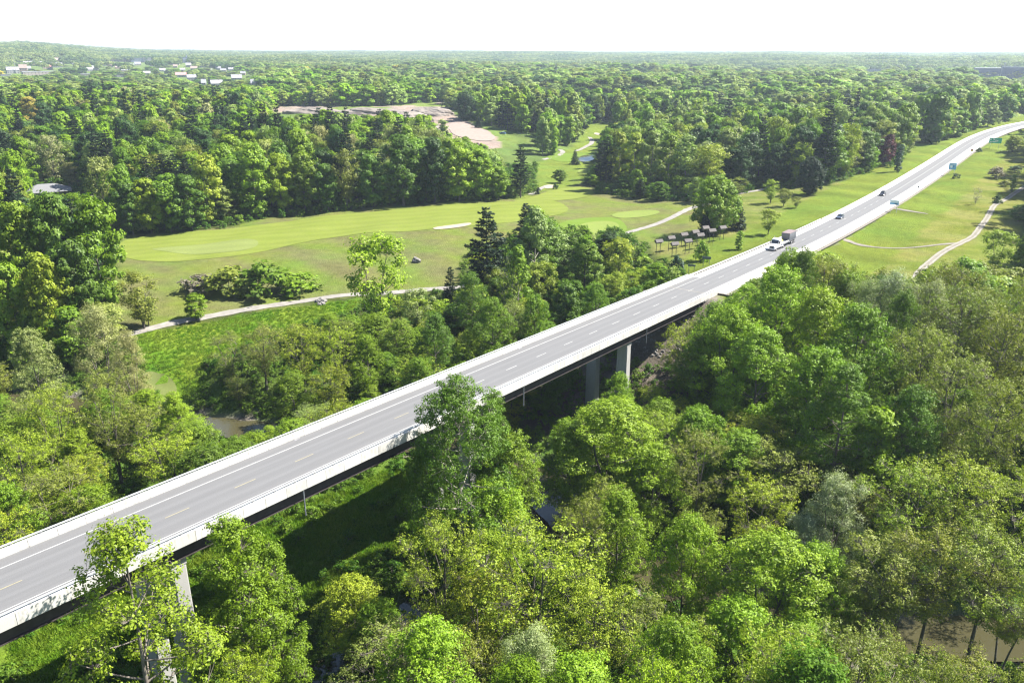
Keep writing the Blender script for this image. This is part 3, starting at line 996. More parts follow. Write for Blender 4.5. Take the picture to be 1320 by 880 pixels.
def conifer(seed, H, R, cb, kind, nl, ls, bark='bark', mat='needle', step=.8):
    r = np.random.default_rng(seed)
    wood = Q4(); g = Q4()
    P = np.c_[np.zeros(6), np.zeros(6), np.linspace(-.3, H, 6)]
    V, Q = tube_np(P, np.linspace(.012 * H + .08, .03, 6), 6); wood.add(V, Q)
    z = cb
    C = []; N = []; VV = []
    while z < H - .3:
        t = (z - cb) / (H - cb)
        if kind == 'pine':
            rad = R * (1 - t) ** .62 * (.6 + .4 * min(1, t * 5)) * r.uniform(.75, 1.2) + .5
            nb = 7
        else:
            rad = R * (1 - t) ** .9 * r.uniform(.85, 1.1) + .15
            nb = 7
        a0 = r.uniform(0, 6.28)
        for b in range(nb):
            if kind == 'pine' and r.random() < .15: continue
            a = a0 + b * 6.283 / nb + r.uniform(-.3, .3)
            L = rad * r.uniform(.65, 1.15)
            dz = (L * r.uniform(.02, .28)) if kind == 'pine' else -L * r.uniform(.15, .35)
            e = np.array([math.cos(a) * L, math.sin(a) * L, z + dz])
            V, Q = tube_np([(0, 0, z), (e * .5 + np.array([0, 0, z * .5 + (0 if kind == 'pine' else .12 * L)])), e], [.05, .03, .012], 3); wood.add(V, Q)
            k = max(3, int(nl * (L / R) * (L / R * .5 + .5)))
            u = r.random(k) ** .6
            u = .22 + .82 * u
            wd = L * .26 * (1.1 - .5 * u)
            side = r.uniform(-1, 1, k) * wd
            pos = np.c_[math.cos(a) * L * u - math.sin(a) * side, math.sin(a) * L * u + math.cos(a) * side, z + dz * u + r.normal(0, .12 if kind == 'pine' else .1, k) + (.1 if kind == 'pine' else 0)]
            C.append(pos); nn = np.array([0, 0, 1.]) + r.normal(0, .5, (k, 3)); N.append(nn)
            VV.append(np.clip(.5 + r.normal(0, .14) + r.normal(0, .12, k), 0, 1))
        z += step * r.uniform(.75, 1.3) * (1.05 if kind == 'pine' else .75)
    C = np.vstack(C); N = np.vstack(N)
    g.add(*leaves(r, C, N, ls, np.concatenate(VV), .45))
    return wood.mesh("trunk", M[bark]), g.mesh("crown", M[mat])

PROTO = {}          # kind -> lod -> list of (trunk mesh, crown mesh, H, R)
def reg(kind, lod, H, R, meshes):
    PROTO.setdefault(kind, {}).setdefault(lod, []).append((*meshes, H, R))
# near: leaf sprays of about a quarter of a metre
for s_ in (1, 2):
    reg('poplar', 0, 25, 5.2, broadleaf(s_, 25, 5.2, 5, 'tall', 30, 1400, 29000, .125, .50, .30, bark='barkmid', tr=.33))
for s_ in (3, 4, 5):
    reg('maple', 0, 20, 6.2, broadleaf(s_, 20, 6.2, 3, 'round', 30, 1700, 31000, .135, .52, .34, bark='bark', tr=.32, stems=1 if s_ < 5 else 2))
for s_ in (6, 7, 8):
    reg('sparse', 0, 18, 6.2, broadleaf(s_, 18, 6.2, 4, 'vase', 26, 1400, 15500, .110, .40, .32, stems=1 + s_ % 3, bark='bark' if s_ != 7 else 'barkmid', tr=.34, inner=.12))
for s_ in (9,):
    reg('willow', 0, 18, 6, broadleaf(s_, 18, 6, 3, 'round', 20, 560, 26000, .125, .9, .34, stems=3, bark='barkmid', asp=.4, inner=.2))
for s_ in (10, 11):
    reg('bush', 0, 4, 2.6, broadleaf(s_, 4, 2.6, .3, 'dome', 9, 110, 4200, .15, .55, .4, stems=3, bark='bark', tr=.08))
for s_ in (14, 15):
    reg('aspen', 0, 25, 5.4, broadleaf(s_, 25, 5.4, 6, 'tall', 26, 900, 19000, .12, .55, .30, bark='barkmid', tr=.30, inner=.25))
for s_ in (16, 17):
    reg('highash', 0, 20, 6.0, broadleaf(s_, 20, 6.0, 10.5, 'vase', 20, 1000, 13000, .108, .42, .30, stems=1 + s_ % 2, bark='bark', tr=.30, inner=.12))
reg('cotton', 0, 28, 8, broadleaf(18, 28, 8, 5.5, 'round', 40, 2200, 42000, .13, .52, .27, bark='barkpale', tr=.36))
reg('globe', 0, 19, 8.6, broadleaf(19, 19, 8.6, 1.2, 'round', 40, 800, 22000, .34, 1.1, .36, twig=False, bark='bark', tr=.4, jit=.3))
reg('column', 0, 12, 2.6, broadleaf(12, 12, 2.6, .8, 'column', 18, 200, 7500, .17, .6, .42, bark='barkmid', tr=.14))
reg('bare', 0, 12, 3.6, broadleaf(13, 12, 3.6, 2, 'vase', 18, 420, 1500, .11, .7, .3, bark='barkpale', tr=.16, stems=2))
# middle distance
for s_ in (21, 22, 23):
    reg('maple', 1, 20, 6.2, broadleaf(s_, 20, 6.2, 2.5, 'round', 22, 300, 9500, .36, 1.1, .36, twig=False, jit=.28, vj=.08, tr=.32))
for s_ in (24, 25):
    reg('poplar', 1, 24, 5.2, broadleaf(s_, 24, 5.2, 4, 'tall', 22, 300, 7500, .34, 1.0, .33, twig=False, jit=.28, vj=.08, bark='barkpale', tr=.32))
for s_ in (26, 27):
    reg('sparse', 1, 17, 5.8, broadleaf(s_, 17, 5.8, 3, 'vase', 20, 380, 5000, .27, .95, .34, twig=True, jit=.3, vj=.08, stems=2, inner=.2))
reg('willow', 1, 17, 6, broadleaf(28, 17, 6, 2, 'round', 18, 260, 5600, .32, 1.1, .36, twig=False, stems=2, bark='barkmid', asp=.4))
for s_ in (29, 30):
    reg('bush', 1, 4, 2.6, broadleaf(s_, 4, 2.6, .2, 'dome', 8, 60, 1000, .28, .7, .42, twig=False, stems=2, tr=.06))
reg('column', 1, 12, 2.6, broadleaf(31, 12, 2.6, .6, 'column', 14, 90, 1900, .32, .7, .45, twig=False, tr=.12))
reg('bare', 1, 12, 3.6, broadleaf(32, 12, 3.6, 2, 'vase', 16, 200, 500, .2, .8, .3, bark='barkpale', tr=.16, stems=2))
for s_ in (41, 42):
    reg('pine', 0, 24, 4.8, conifer(s_, 24, 4.8, 4.5, 'pine', 190, .21))
    reg('pine', 1, 24, 4.8, conifer(s_ + 10, 24, 4.8, 4.5, 'pine', 120, .36, step=.9))
reg('spruce', 0, 12, 2.9, conifer(45, 12, 2.9, .5, 'spruce', 70, .17, step=.55))
reg('spruce', 1, 12, 2.9, conifer(46, 12, 2.9, .5, 'spruce', 45, .30, step=.7))
for k_ in list(PROTO):
    PROTO[k_].setdefault(0, PROTO[k_].get(1)); PROTO[k_].setdefault(1, PROTO[k_].get(0))

HUE = {'bright green': (.126, .216, .010), 'yellow-green': (.205, .274, .018), 'lime green': (.168, .262, .012), 'dark green': (.036, .080, .014), 'mid green': (.080, .148, .011),
       'olive': (.158, .194, .028), 'tan': (.26, .26, .11), 'silvery green': (.23, .28, .14), 'golden yellow': (.36, .30, .04), 'deep red': (.075, .012, .020),
       'blue-green': (.036, .076, .042), 'grey-brown': (.17, .17, .10), 'pale green': (.188, .248, .062), 'blackish green': (.015, .034, .012)}
KNAME = {'maple': 'maple_tree', 'globe': 'maple_tree', 'poplar': 'poplar_tree', 'aspen': 'aspen_tree', 'cotton': 'cottonwood_tree', 'sparse': 'ash_tree', 'highash': 'ash_tree', 'willow': 'willow_tree', 'bush': 'bush', 'column': 'birch_tree', 'bare': 'leafless_tree', 'pine': 'pine_tree', 'spruce': 'spruce_tree'}
KWORD = {'maple': 'broad dense tree', 'poplar': 'tall airy tree', 'aspen': 'tall thin tree', 'sparse': 'open thin-leaved tree', 'highash': 'high-crowned tree', 'willow': 'soft rounded tree', 'bush': 'low bush', 'column': 'narrow upright tree', 'bare': 'nearly leafless tree', 'pine': 'tall pine', 'spruce': 'pointed spruce'}
KCAT = {'bush': 'bush', 'pine': 'pine tree', 'spruce': 'spruce tree'}
TREES = []          # (x, y, radius) of everything standing
NT = 0
def plant(kind, x, y, h, r, colour, label, group=None, rz=None, z=None):
    """one tree: an empty at its foot, trunk and crown under it; trees of a kind share mesh data"""
    global NT
    NT += 1
    d = math.hypot(x, y)
    lod = 0 if d < 190 else 1
    ps = PROTO[kind][lod]
    rr = random.Random(NT * 7919)
    tm, cm, H, R = ps[rr.randrange(len(ps))]
    z0 = float(gz(x, y)) if z is None else z
    e = empty(KNAME[kind], (x, y, z0 - .1), rr.uniform(0, 6.28) if rz is None else rz, label, KCAT.get(kind, 'tree'), group)
    e.scale = (r / R, r / R, h / H)
    c = HUE[colour] if isinstance(colour, str) else colour
    j = [1.05 + rr.uniform(-.09, .09), 1 + rr.uniform(-.05, .05), 1 + rr.uniform(-.2, .2)]
    v = 1 + rr.uniform(-.12, .12)
    cc = tuple(max(.004, a * b * v) for a, b in zip(c, j))
    t = link(bpy.data.objects.new("trunk", tm), e)
    k = link(bpy.data.objects.new("crown", cm), e)
    k.color = (*cc, 1)
    TREES.append((x, y, r))
    return e

LAND = []           # named landmarks for the labels: (px, py, words)
# trees the photograph shows one by one.  'T': the pixel is its top, 'B': the pixel is its foot
SPEC = [
 # in front of the bridge
 ('aspen', 'T', 152, 676, 25, 5.6, 'lime green', "tall airy light green poplar rising over the near end of the bridge, lower left", "near left poplar"),
 ('poplar', 'T', 292, 668, 27, 4.6, 'bright green', "dense tall green poplar hiding the first bridge pier", "poplar at the first pier"),
 ('poplar', 'T', 345, 700, 23, 3.8, 'bright green', "second dense poplar close right of the one at the first bridge pier", None),
 ('poplar', 'T', 278, 775, 18, 3.4, 'bright green', "lower poplar in front of the first bridge pier at the bottom edge", None),
 ('cotton', 'T', 590, 488, 30, 5.6, 'mid green', "big cottonwood standing up in front of the bridge deck at its middle", "big cottonwood"),
 ('poplar', 'T', 637, 506, 27, 3.6, 'mid green', "second head of the cottonwood clump, right of the big one at the bridge", None),
 ('maple', 'T', 548, 560, 22, 3.2, 'mid green', "lower green tree at the left foot of the big cottonwood by the bridge", None),
 ('maple', 'T', 655, 556, 22, 5.2, 'bright green', "round light green tree just right of the big cottonwood", None),
 ('maple', 'T', 640, 620, 18, 5.0, 'lime green', "bright tree in front of the big cottonwood, right side", None),
 ('maple', 'T', 790, 520, 23, 8.2, 'lime green', "large spreading bright green tree below the far bridge piers", "spreading tree below the far piers"),
 ('maple', 'T', 738, 545, 19, 4.6, 'bright green', "left shoulder tree beside the large spreading one below the far piers", None),
 ('maple', 'T', 845, 575, 18, 5.0, 'lime green', "right shoulder tree beside the large spreading one below the far piers", None),
 ('maple', 'T', 800, 481, 15, 3.0, 'bright green', "small bright tree growing right in front of the far pier columns", None),
 ('sparse', 'T', 905, 556, 19, 4.4, 'olive', "thin olive tree with bare limbs right of the spreading bright tree", "thin olive tree"),
 ('maple', 'T', 455, 745, 11, 4.2, 'yellow-green', "low rounded yellow-green tree at the edge of the bridge's shadow", "round tree at the shadow edge"),
 ('maple', 'T', 485, 775, 10, 3.4, 'bright green', "small green tree right of the round one at the shadow edge", None),
 ('sparse', 'T', 568, 672, 21, 5.0, 'yellow-green', "open yellow-green tree with grey stems below the big cottonwood", "open tree below the cottonwood"),
 ('sparse', 'T', 690, 682, 22, 7.4, 'yellow-green', "large yellow-green tree with dark forking trunk at bottom centre", "large forking tree, bottom centre"),
 ('sparse', 'T', 628, 735, 17, 4.6, 'yellow-green', "yellow-green tree left of the large forking one at bottom centre", None),
 ('sparse', 'T', 765, 755, 17, 4.8, 'yellow-green', "pale thin tree just right of the large forking one at bottom centre", None),
 ('sparse', 'T', 830, 770, 15, 4.2, 'olive', "thin-stemmed olive tree in the gap at the bottom right of centre", None),
 ('sparse', 'T', 880, 800, 14, 3.8, 'yellow-green', "small pale tree with straight stem at the bottom edge right of centre", None),
 ('maple', 'T', 1000, 690, 20, 6.2, 'lime green', "vivid green tree at the lower right of centre", "vivid green tree, lower right"),
 ('maple', 'T', 1060, 705, 18, 4.2, 'lime green', "vivid green tree touching the right of the other vivid one", None),
 ('maple', 'T', 960, 775, 15, 4.6, 'lime green', "vivid green lower tree in front of the two vivid ones", None),
 ('maple', 'T', 1030, 800, 13, 4.6, 'bright green', "green tree at the bottom edge below the vivid pair", None),
 ('willow', 'T', 1085, 612, 18, 4.4, 'silvery green', "silvery pale willow standing among the greener trees at the right", "silvery willow"),
 ('willow', 'T', 1045, 660, 13, 3.6, 'silvery green', "smaller silvery willow left of and below the first", None),
 ('column', 'T', 1140, 526, 18, 3.4, 'lime green', "narrow glowing yellow-green tree in the dark gap on the right", "narrow glowing tree"),
 ('sparse', 'T', 980, 618, 16, 4.6, 'yellow-green', "loose yellowish tree in front of the dark gap, right of centre", None),
 ('sparse', 'T', 1180, 600, 20, 6.2, 'yellow-green', "wide yellow-green crown, left of the row at the right edge", None),
 ('sparse', 'T', 1248, 592, 21, 6.6, 'yellow-green', "widest yellow-green crown of the row at the right edge", "wide crown at the right edge"),
 ('sparse', 'T', 1305, 610, 20, 5.6, 'yellow-green', "yellow-green crown cut by the right edge of the picture", None),
 ('highash', 'T', 1150, 700, 20, 5.6, 'olive', "olive tree with dark leaning trunks left of the brown river pool", "leaning trunks by the pool"),
 ('highash', 'T', 1112, 745, 16, 4.2, 'olive', "smaller olive tree left of the leaning trunks by the pool", None),
 ('highash', 'T', 1215, 690, 22, 5.0, 'olive', "olive tree rising behind the brown river pool", None),
 ('highash', 'T', 1285, 690, 23, 5.4, 'olive', "olive tree with a dark forked trunk right of the river pool", None),
 ('highash', 'T', 1318, 735, 19, 4.0, 'olive', "olive tree at the right edge below the forked one", None),
 ('bare', 'T', 515, 795, 11, 2.6, 'olive', "cluster of bare grey stems at the bottom left of centre", None),
 # the wood at the far end of the bridge, right
 ('maple', 'T', 1008, 345, 29, 6.8, 'lime green', "tall light green tree whose top hides the road past the bridge end", "tall tree at the bridge end"),
 ('maple', 'T', 945, 395, 25, 6.2, 'lime green', "light green tree covering the bridge's far right edge", None),
 ('maple', 'T', 1060, 372, 27, 6.6, 'lime green', "light green tree right of the tall one at the bridge end", None),
 ('maple', 'T', 1112, 395, 26, 6.4, 'bright green', "full green tree right of the light pair at the bridge end", None),
 ('maple', 'T', 905, 430, 19, 4.6, 'mid green', "darker tree low against the bridge's far right end", None),
 ('maple', 'T', 985, 425, 24, 6.4, 'lime green', "light green tree in front of the tall one at the bridge end", None),
 ('maple', 'T', 1065, 450, 23, 6.4, 'bright green', "green tree in the middle of the wood right of the bridge end", None),
 ('poplar', 'T', 1095, 470, 24, 4.8, 'mid green', "shaded tall tree with pale trunk right of the bridge end", None),
 ('maple', 'T', 1040, 321, 27, 3.6, 'mid green', "dark green treetop standing over the light wood beside the road", "dark treetop by the road"),
 ('maple', 'T', 1012, 330, 26, 2.6, 'mid green', "dark green tuft left of the dark treetop by the road", None),
 ('willow', 'T', 1120, 360, 22, 4.6, 'silvery green', "pale wind-turned tree left of the middle at the meadow's near edge", None),
 ('willow', 'T', 1155, 350, 23, 5.0, 'silvery green', "pale whitish tree at the near edge of the right meadow", "whitish tree at the meadow"),
 ('willow', 'T', 1205, 362, 22, 4.8, 'silvery green', "pale whitish tree just right of the dirt track's end", None),
 ('maple', 'T', 1168, 376, 24, 3.4, 'mid green', "green tree set between the two whitish ones", None),
 ('sparse', 'T', 1250, 372, 24, 6.6, 'olive', "wide olive tree with dark limbs below the track", "wide olive tree"),
 ('sparse', 'T', 1200, 420, 24, 5.8, 'olive', "olive tree with black stems left of and below the wide olive one", None),
 ('sparse', 'T', 1300, 400, 24, 5.8, 'olive', "olive tree at the right edge below the track", None),
 ('sparse', 'T', 1240, 455, 23, 6.0, 'olive', "dark-stemmed olive tree in the middle of the right-hand wood", None),
 ('sparse', 'T', 1295, 490, 22, 5.6, 'olive', "dark-stemmed olive tree by the right edge, mid height", None),
 ('maple', 'T', 1185, 500, 20, 4.6, 'mid green', "darker tree in the shade above the narrow glowing tree", None),
 ('sparse', 'B', 1280, 356, 13, 4.6, 'yellow-green', "spreading yellow-green tree casting shade on the right meadow", "spreading meadow tree"),
 ('maple', 'B', 1316, 372, 15, 4.6, 'bright green', "dark-based green tree at the right edge beyond the track", None),
 ('maple', 'B', 1312, 285, 6, 3.6, 'mid green', "low dark tree at the right edge beside the dirt track", None),
 # left, beyond the bridge
 ('willow', 'T', 118, 392, 27, 6.8, 'tan', "large tan-green tree with dark stems over the end of the path, left", "large tan tree"),
 ('willow', 'T', 160, 425, 22, 4.6, 'tan', "tan-green tree joined to the right of the large tan one", None),
 ('maple', 'T', 35, 425, 22, 5.4, 'pale green', "pale green tree left of the large tan one at the left edge", None),
 ('sparse', 'T', 60, 500, 21, 6.0, 'yellow-green', "airy light tree with dark trunk below the large tan one", None),
 ('sparse', 'T', 130, 480, 22, 5.6, 'olive', "open tree with a black forking trunk in front of the large tan one", None),
 ('sparse', 'T', 15, 560, 19, 5.4, 'yellow-green', "light tree at the left edge beyond the bridge rail", None),
 ('maple', 'T', 0, 625, 16, 4.6, 'bright green', "bright round tree touching the left edge beyond the bridge rail", None),
 ('maple', 'T', 18, 262, 30, 7.4, 'bright green', "tall dense tree at the left edge, leftmost of the big dark group", "big dark group, left"),
 ('maple', 'T', 64, 252, 32, 7.2, 'mid green', "highest dense tree of the big dark group on the left", None),
 ('maple', 'T', 112, 258, 31, 7.0, 'bright green', "dense bright tree at the right end of the big dark group", None),
 ('maple', 'T', 92, 310, 26, 5.6, 'mid green', "dense tree low at the front of the big dark group", None),
 ('maple', 'T', 50, 330, 24, 5.0, 'yellow-green', "yellowish tree in front of the big dark group on the left", None),
 ('maple', 'T', 5, 340, 25, 5.4, 'bright green', "green tree cut by the left edge in front of the dark group", None),
 ('sparse', 'T', 290, 428, 13, 5.2, 'olive', "leftmost olive crown in the clump between meadow and bridge", None),
 ('sparse', 'T', 335, 420, 15, 5.6, 'olive', "olive crown, second from the left in the clump below the meadow", None),
 ('sparse', 'T', 385, 418, 16, 5.8, 'yellow-green', "yellow-green round crown in the middle of the clump below the meadow", "clump below the meadow"),
 ('sparse', 'T', 435, 425, 16, 5.4, 'yellow-green', "yellow-green crown at the right of the clump below the meadow", None),
 ('maple', 'T', 470, 432, 15, 4.4, 'bright green', "greener crown closing the right end of the clump below the meadow", None),
 ('maple', 'T', 375, 480, 13, 4.8, 'bright green', "low green tree just over the bridge rail in front of the clump", None),
 ('sparse', 'T', 425, 470, 14, 4.8, 'yellow-green', "low yellow-green tree over the bridge rail in front of the clump", None),
 ('sparse', 'B', 487, 432, 26, 8.2, 'lime green', "solitary light poplar with bare lower trunk standing before the fairway", "solitary poplar"),
 ('sparse', 'T', 537, 372, 13, 4.2, 'pale green', "pale feathery tree right of the solitary poplar by the path", None),
 ('maple', 'T', 515, 412, 13, 4.2, 'bright green', "leafy green tree right of the solitary poplar's foot", None),
 ('pine', 'T', 627, 267, 27, 6.2, 'blackish green', "tall dark white pine by the path right of the solitary poplar", "tall dark pine"),
 ('pine', 'T', 580, 343, 13, 2.2, 'blackish green', "small ragged dark pine beside the path left of the tall pine", "small ragged pine"),
 ('poplar', 'T', 690, 268, 25, 5.2, 'pale green', "airy pale tree with thin grey limbs right of the tall dark pine", "airy pale tree"),
 ('poplar', 'T', 668, 318, 22, 3.6, 'lime green', "light tree between the tall dark pine and the airy pale tree", None),
 ('maple', 'T', 755, 316, 16, 5.4, 'mid green', "dense dark tree by the path right of the airy pale tree", None),
 ('sparse', 'T', 800, 308, 15, 5.6, 'yellow-green', "thin yellow-green tree with curved dark trunk beside the path", None),
 ('maple', 'T', 608, 352, 19, 4.6, 'mid green', "dark green tree at the foot of the tall dark pine", None),
 ('maple', 'T', 560, 405, 18, 5.0, 'mid green', "dark green tree below the small ragged pine", None),
 ('maple', 'T', 635, 385, 19, 5.2, 'bright green', "green tree above the middle of the bridge rail", None),
 ('maple', 'T', 605, 424, 13, 3.6, 'yellow-green', "bright yellow-green small tree at the bridge rail", "yellow tree at the rail"),
 ('maple', 'T', 690, 380, 17, 4.6, 'bright green', "green tree by the rail left of the dense dark one", None),
 ('maple', 'T', 730, 365, 15, 4.4, 'mid green', "green tree against the rail below the dense dark one", None),
 ('maple', 'T', 770, 365, 13, 4.0, 'bright green', "low light green tree at the bridge rail before the path", None),
 ('bare', 'T', 655, 330, 20, 3.4, 'olive', "bleached dead tree leaning among the green beside the tall pine", None),
 ('bush', 'B', 872, 352, 5.2, 2.6, 'blue-green', "dark blue-green bush left of the two road sign backs", None),
 ('bush', 'B', 866, 362, 3.6, 2.2, 'pale green', "pale bush in front of the dark one by the guardrail", None),
 ('bush', 'B', 905, 336, 6.0, 2.6, 'bright green', "bright bush behind the larger road sign back", None),
 ('bush', 'B', 790, 352, 4.5, 3.0, 'yellow-green', "yellow-green bush on the slope left of the birdhouses", None),
 ('bush', 'B', 830, 345, 3.6, 2.8, 'yellow-green', "low yellow-green bush below the leftmost birdhouse", None),
 # around the slope and the fairway
 ('globe', 'B', 921, 300, 19.5, 8.8, 'bright green', "big glossy dark green maple behind the birdhouses", "glossy maple"),
 ('spruce', 'B', 950, 296, 12, 3.6, 'blackish green', "dark pine leaning out right of the glossy maple", None),
 ('spruce', 'B', 908, 304, 9, 3.2, 'blackish green', "small dull pine in front of the glossy maple, behind the birdhouses", None),
 ('pine', 'B', 825, 256, 9, 3.2, 'blackish green', "small dark pine alone on the far side of the golf green", None),
 ('sparse', 'B', 993, 262, 9.5, 4.0, 'yellow-green', "small light tree right of the glossy maple with its shadow on grass", None),
 ('sparse', 'B', 1010, 266, 7, 3.2, 'olive', "small thin tree beside the light one on the roadside grass", None),
 ('globe', 'B', 1043, 251, 15.5, 6.0, 'blackish green', "round nearly black-green tree by itself above the truck", "round black-green tree"),
 ('sparse', 'B', 990, 302, 8.5, 3.6, 'yellow-green', "faint yellow-green sapling on the grass above the truck", None),
 ('column', 'B', 952, 322, 6, 2.0, 'lime green', "slim sapling on the grass left of the truck", None),
 ('sparse', 'B', 1026, 268, 4.5, 2.2, 'olive', "knee-high scrub tree right of the sapling above the truck", None),
 ('maple', 'B', 1140, 214, 16, 4.8, 'deep red', "dark red-leaved tree in the wood beyond the highway", "red-leaved tree"),
 ('column', 'B', 1156, 222, 13, 3.0, 'blue-green', "blue-green upright tree right of the red-leaved one", None),
 ('maple', 'B', 1305, 196, 9, 5.0, 'yellow-green', "round yellow-green tree right of the green road sign", "round tree by the green sign"),
 ('bush', 'B', 1262, 196, 2.6, 1.8, 'dark green', "small dark bush just left of the green road sign", None),
 ('bush', 'B', 1232, 230, 2.2, 2.0, 'dark green', "tiny dark bush right below the square blue sign", None),
 ('bush', 'B', 1284, 230, 5, 4.0, 'grey-brown', "grey twiggy bush in the middle of the right meadow", "grey twiggy bush"),
 ('bush', 'B', 1296, 241, 3, 3.0, 'olive', "low olive bush just below the grey twiggy one in the meadow", None),
 ('column', 'B', 1304, 248, 7.5, 1.8, 'bright green', "slim green sapling right of the grey twiggy bush", None),
 ('bare', 'B', 1257, 263, 6.5, 2.2, 'grey-brown', "small bare tree alone on the right meadow", "small bare tree"),
 ('bush', 'B', 1286, 262, 3.2, 2.2, 'dark green', "round dark bush close to the bend of the dirt track", None),
 ('bush', 'B', 1308, 222, 3, 3.2, 'dark green', "dark bush at the right edge above the slim sapling", None),
 ('pine', 'B', 671, 255, 24, 4.6, 'blackish green', "very tall pine with bare trunk at the end of the tree line", "tall bare-trunked pine"),
 ('spruce', 'B', 741, 212, 9, 3.4, 'blackish green', "perfect dark cone spruce beside the winding golf path", "cone spruce"),
 ('pine', 'B', 781, 245, 26, 4.2, 'blackish green', "black pine at the left end of the grove", "black pine of the grove"),
 ('pine', 'B', 774, 238, 22, 4.0, 'blackish green', "second black pine behind the first at the grove's left end", None),
 ('maple', 'B', 722, 236, 7, 4.2, 'mid green', "low dark tree left of the small green near the winding path", None),
 ('bush', 'B', 693, 250, 3.2, 1.4, 'blackish green', "small dark bush at the golf footbridge", None),
 ('bush', 'B', 716, 244, 2.4, 1.6, 'dark green', "dark shrub on the right bank near the golf footbridge", None),
 ('globe', 'B', 600, 156, 23, 9, 'dark green', "big dark tree standing at the right end of the spoil heap", "big tree at the spoil heap"),
 ('spruce', 'B', 617, 165, 9, 3.4, 'blackish green', "dark spruce on the grass right of the spoil heap's big tree", None),
 ('column', 'B', 572, 182, 14, 5.5, 'pale green', "pale feathery tree rising in front of the sand pit", None),
 ('sparse', 'B', 186, 424, 15, 6.0, 'olive', "scraggy olive tree left of the big bush on the rough grass", None),
 ('sparse', 'B', 192, 420, 8, 3.6, 'olive', "dull scrubby tree where the path comes out, left", None),
 # tree line behind the fairway
 ('maple', 'B', 172, 303, 20, 5.6, 'mid green', "dark end tree at the left of the tree line behind the fairway", "left end of the tree line"),
 ('maple', 'B', 196, 301, 21, 6.8, 'lime green', "bright maple, second from the left in the tree line behind the fairway", None),
 ('maple', 'B', 222, 299, 22, 6.8, 'bright green', "bright maple, third from the left in the fairway's tree line", None),
 ('maple', 'B', 248, 297, 21, 6.4, 'mid green', "green maple, fourth from the left in the fairway's tree line", None),
 ('maple', 'B', 270, 290, 27, 7.6, 'yellow-green', "tall yellow-topped maple in the left part of the fairway's tree line", "yellow-topped maple"),
 ('poplar', 'B', 291, 288, 15, 5.2, 'pale green', "pale grey-green aspen with white stems before the fairway's tree line", "pale aspen"),
 ('maple', 'B', 332, 281, 29, 8.6, 'lime green', "largest bright maple in the middle of the fairway's tree line", "largest maple of the tree line"),
 ('maple', 'B', 364, 276, 25, 7.2, 'lime green', "bright maple right of the largest in the fairway's tree line", None),
 ('maple', 'B', 394, 274, 25, 7.6, 'bright green', "broad bright maple right of centre in the fairway's tree line", None),
 ('maple', 'B', 424, 273, 20, 6.4, 'mid green', "green maple before the thin pale tree in the fairway's tree line", None),
 ('sparse', 'B', 448, 270, 25, 7.0, 'olive', "thin pale olive tree with a straight trunk in the fairway's tree line", "thin pale tree of the tree line"),
 ('maple', 'B', 482, 267, 22, 7.0, 'mid green', "dark low-crowned tree right of the thin pale one by the fairway", None),
 ('maple', 'B', 520, 265, 30, 9.4, 'mid green', "biggest dark maple rising over the right of the fairway's tree line", "biggest dark maple"),
 ('maple', 'B', 502, 264, 10, 3.6, 'lime green', "little bright tree at the foot of the biggest dark maple", None),
 ('maple', 'B', 561, 261, 28, 7.4, 'dark green', "blue-green dark tree right of the biggest dark maple", None),
 ('maple', 'B', 592, 260, 25, 7.6, 'lime green', "bright tree right of the blue-green dark one by the fairway", None),
 ('maple', 'B', 620, 259, 23, 6.6, 'lime green', "bright yellow-green tree near the right end of the tree line", None),
 ('maple', 'B', 643, 258, 15, 5.6, 'bright green', "lower rounded tree at the right end of the tree line", None),
 ('willow', 'B', 72, 236, 24, 7.0, 'tan', "tall tan-leaved tree in the dark wood, upper left", "tan-leaved tree"),
 ('willow', 'B', 92, 243, 13, 5.6, 'tan', "smaller tan tree below the tall tan-leaved one", None),
 ('maple', 'T', 36, 125, 22, 8.0, 'golden yellow', "golden yellow tree in the wood at the upper left", "golden tree"),
 ('maple', 'T', 52, 132, 24, 8.0, 'dark green', "dark crown touching the golden yellow tree on its right", None),
 # the grove beyond the golf green
 ('poplar', 'B', 797, 244, 27, 6.4, 'yellow-green', "light green poplar at the left of the grove beyond the golf green", "light poplars of the grove"),
 ('poplar', 'B', 816, 246, 27, 6.6, 'yellow-green', "tall light poplar, second in the grove beyond the golf green", None),
 ('poplar', 'B', 838, 247, 28, 6.8, 'pale green', "pale poplar in the middle of the grove beyond the golf green", None),
 ('poplar', 'B', 860, 248, 27, 6.6, 'lime green', "green poplar right of the middle of the grove", None),
 ('poplar', 'B', 882, 248, 26, 6.8, 'pale green', "pale poplar before the yellow-green crown of the grove", None),
 ('sparse', 'B', 914, 250, 22, 9.6, 'yellow-green', "wide yellow-green crown at the right of the grove", "yellow-green crown of the grove"),
 ('maple', 'B', 872, 252, 9, 4.0, 'lime green', "small glowing tree at the dark foot of the grove", None),
 ('pine', 'B', 953, 246, 20, 4.6, 'dark green', "dark pine right of the grove's yellow-green crown", None),
 ('bush', 'B', 262, 376, 5, 6.5, 'grey-brown', "grey dry bush at the left end of the thicket by the path", None),
 ('bush', 'B', 300, 380, 8, 8.0, 'olive', "wide olive thicket beside the path", "olive thicket"),
 ('bush', 'B', 342, 380, 9, 8.5, 'mid green', "tall green part of the thicket beside the path", None),
 ('bush', 'B', 382, 377, 5.5, 7.5, 'bright green', "pale low right end of the thicket beside the path", None),
]
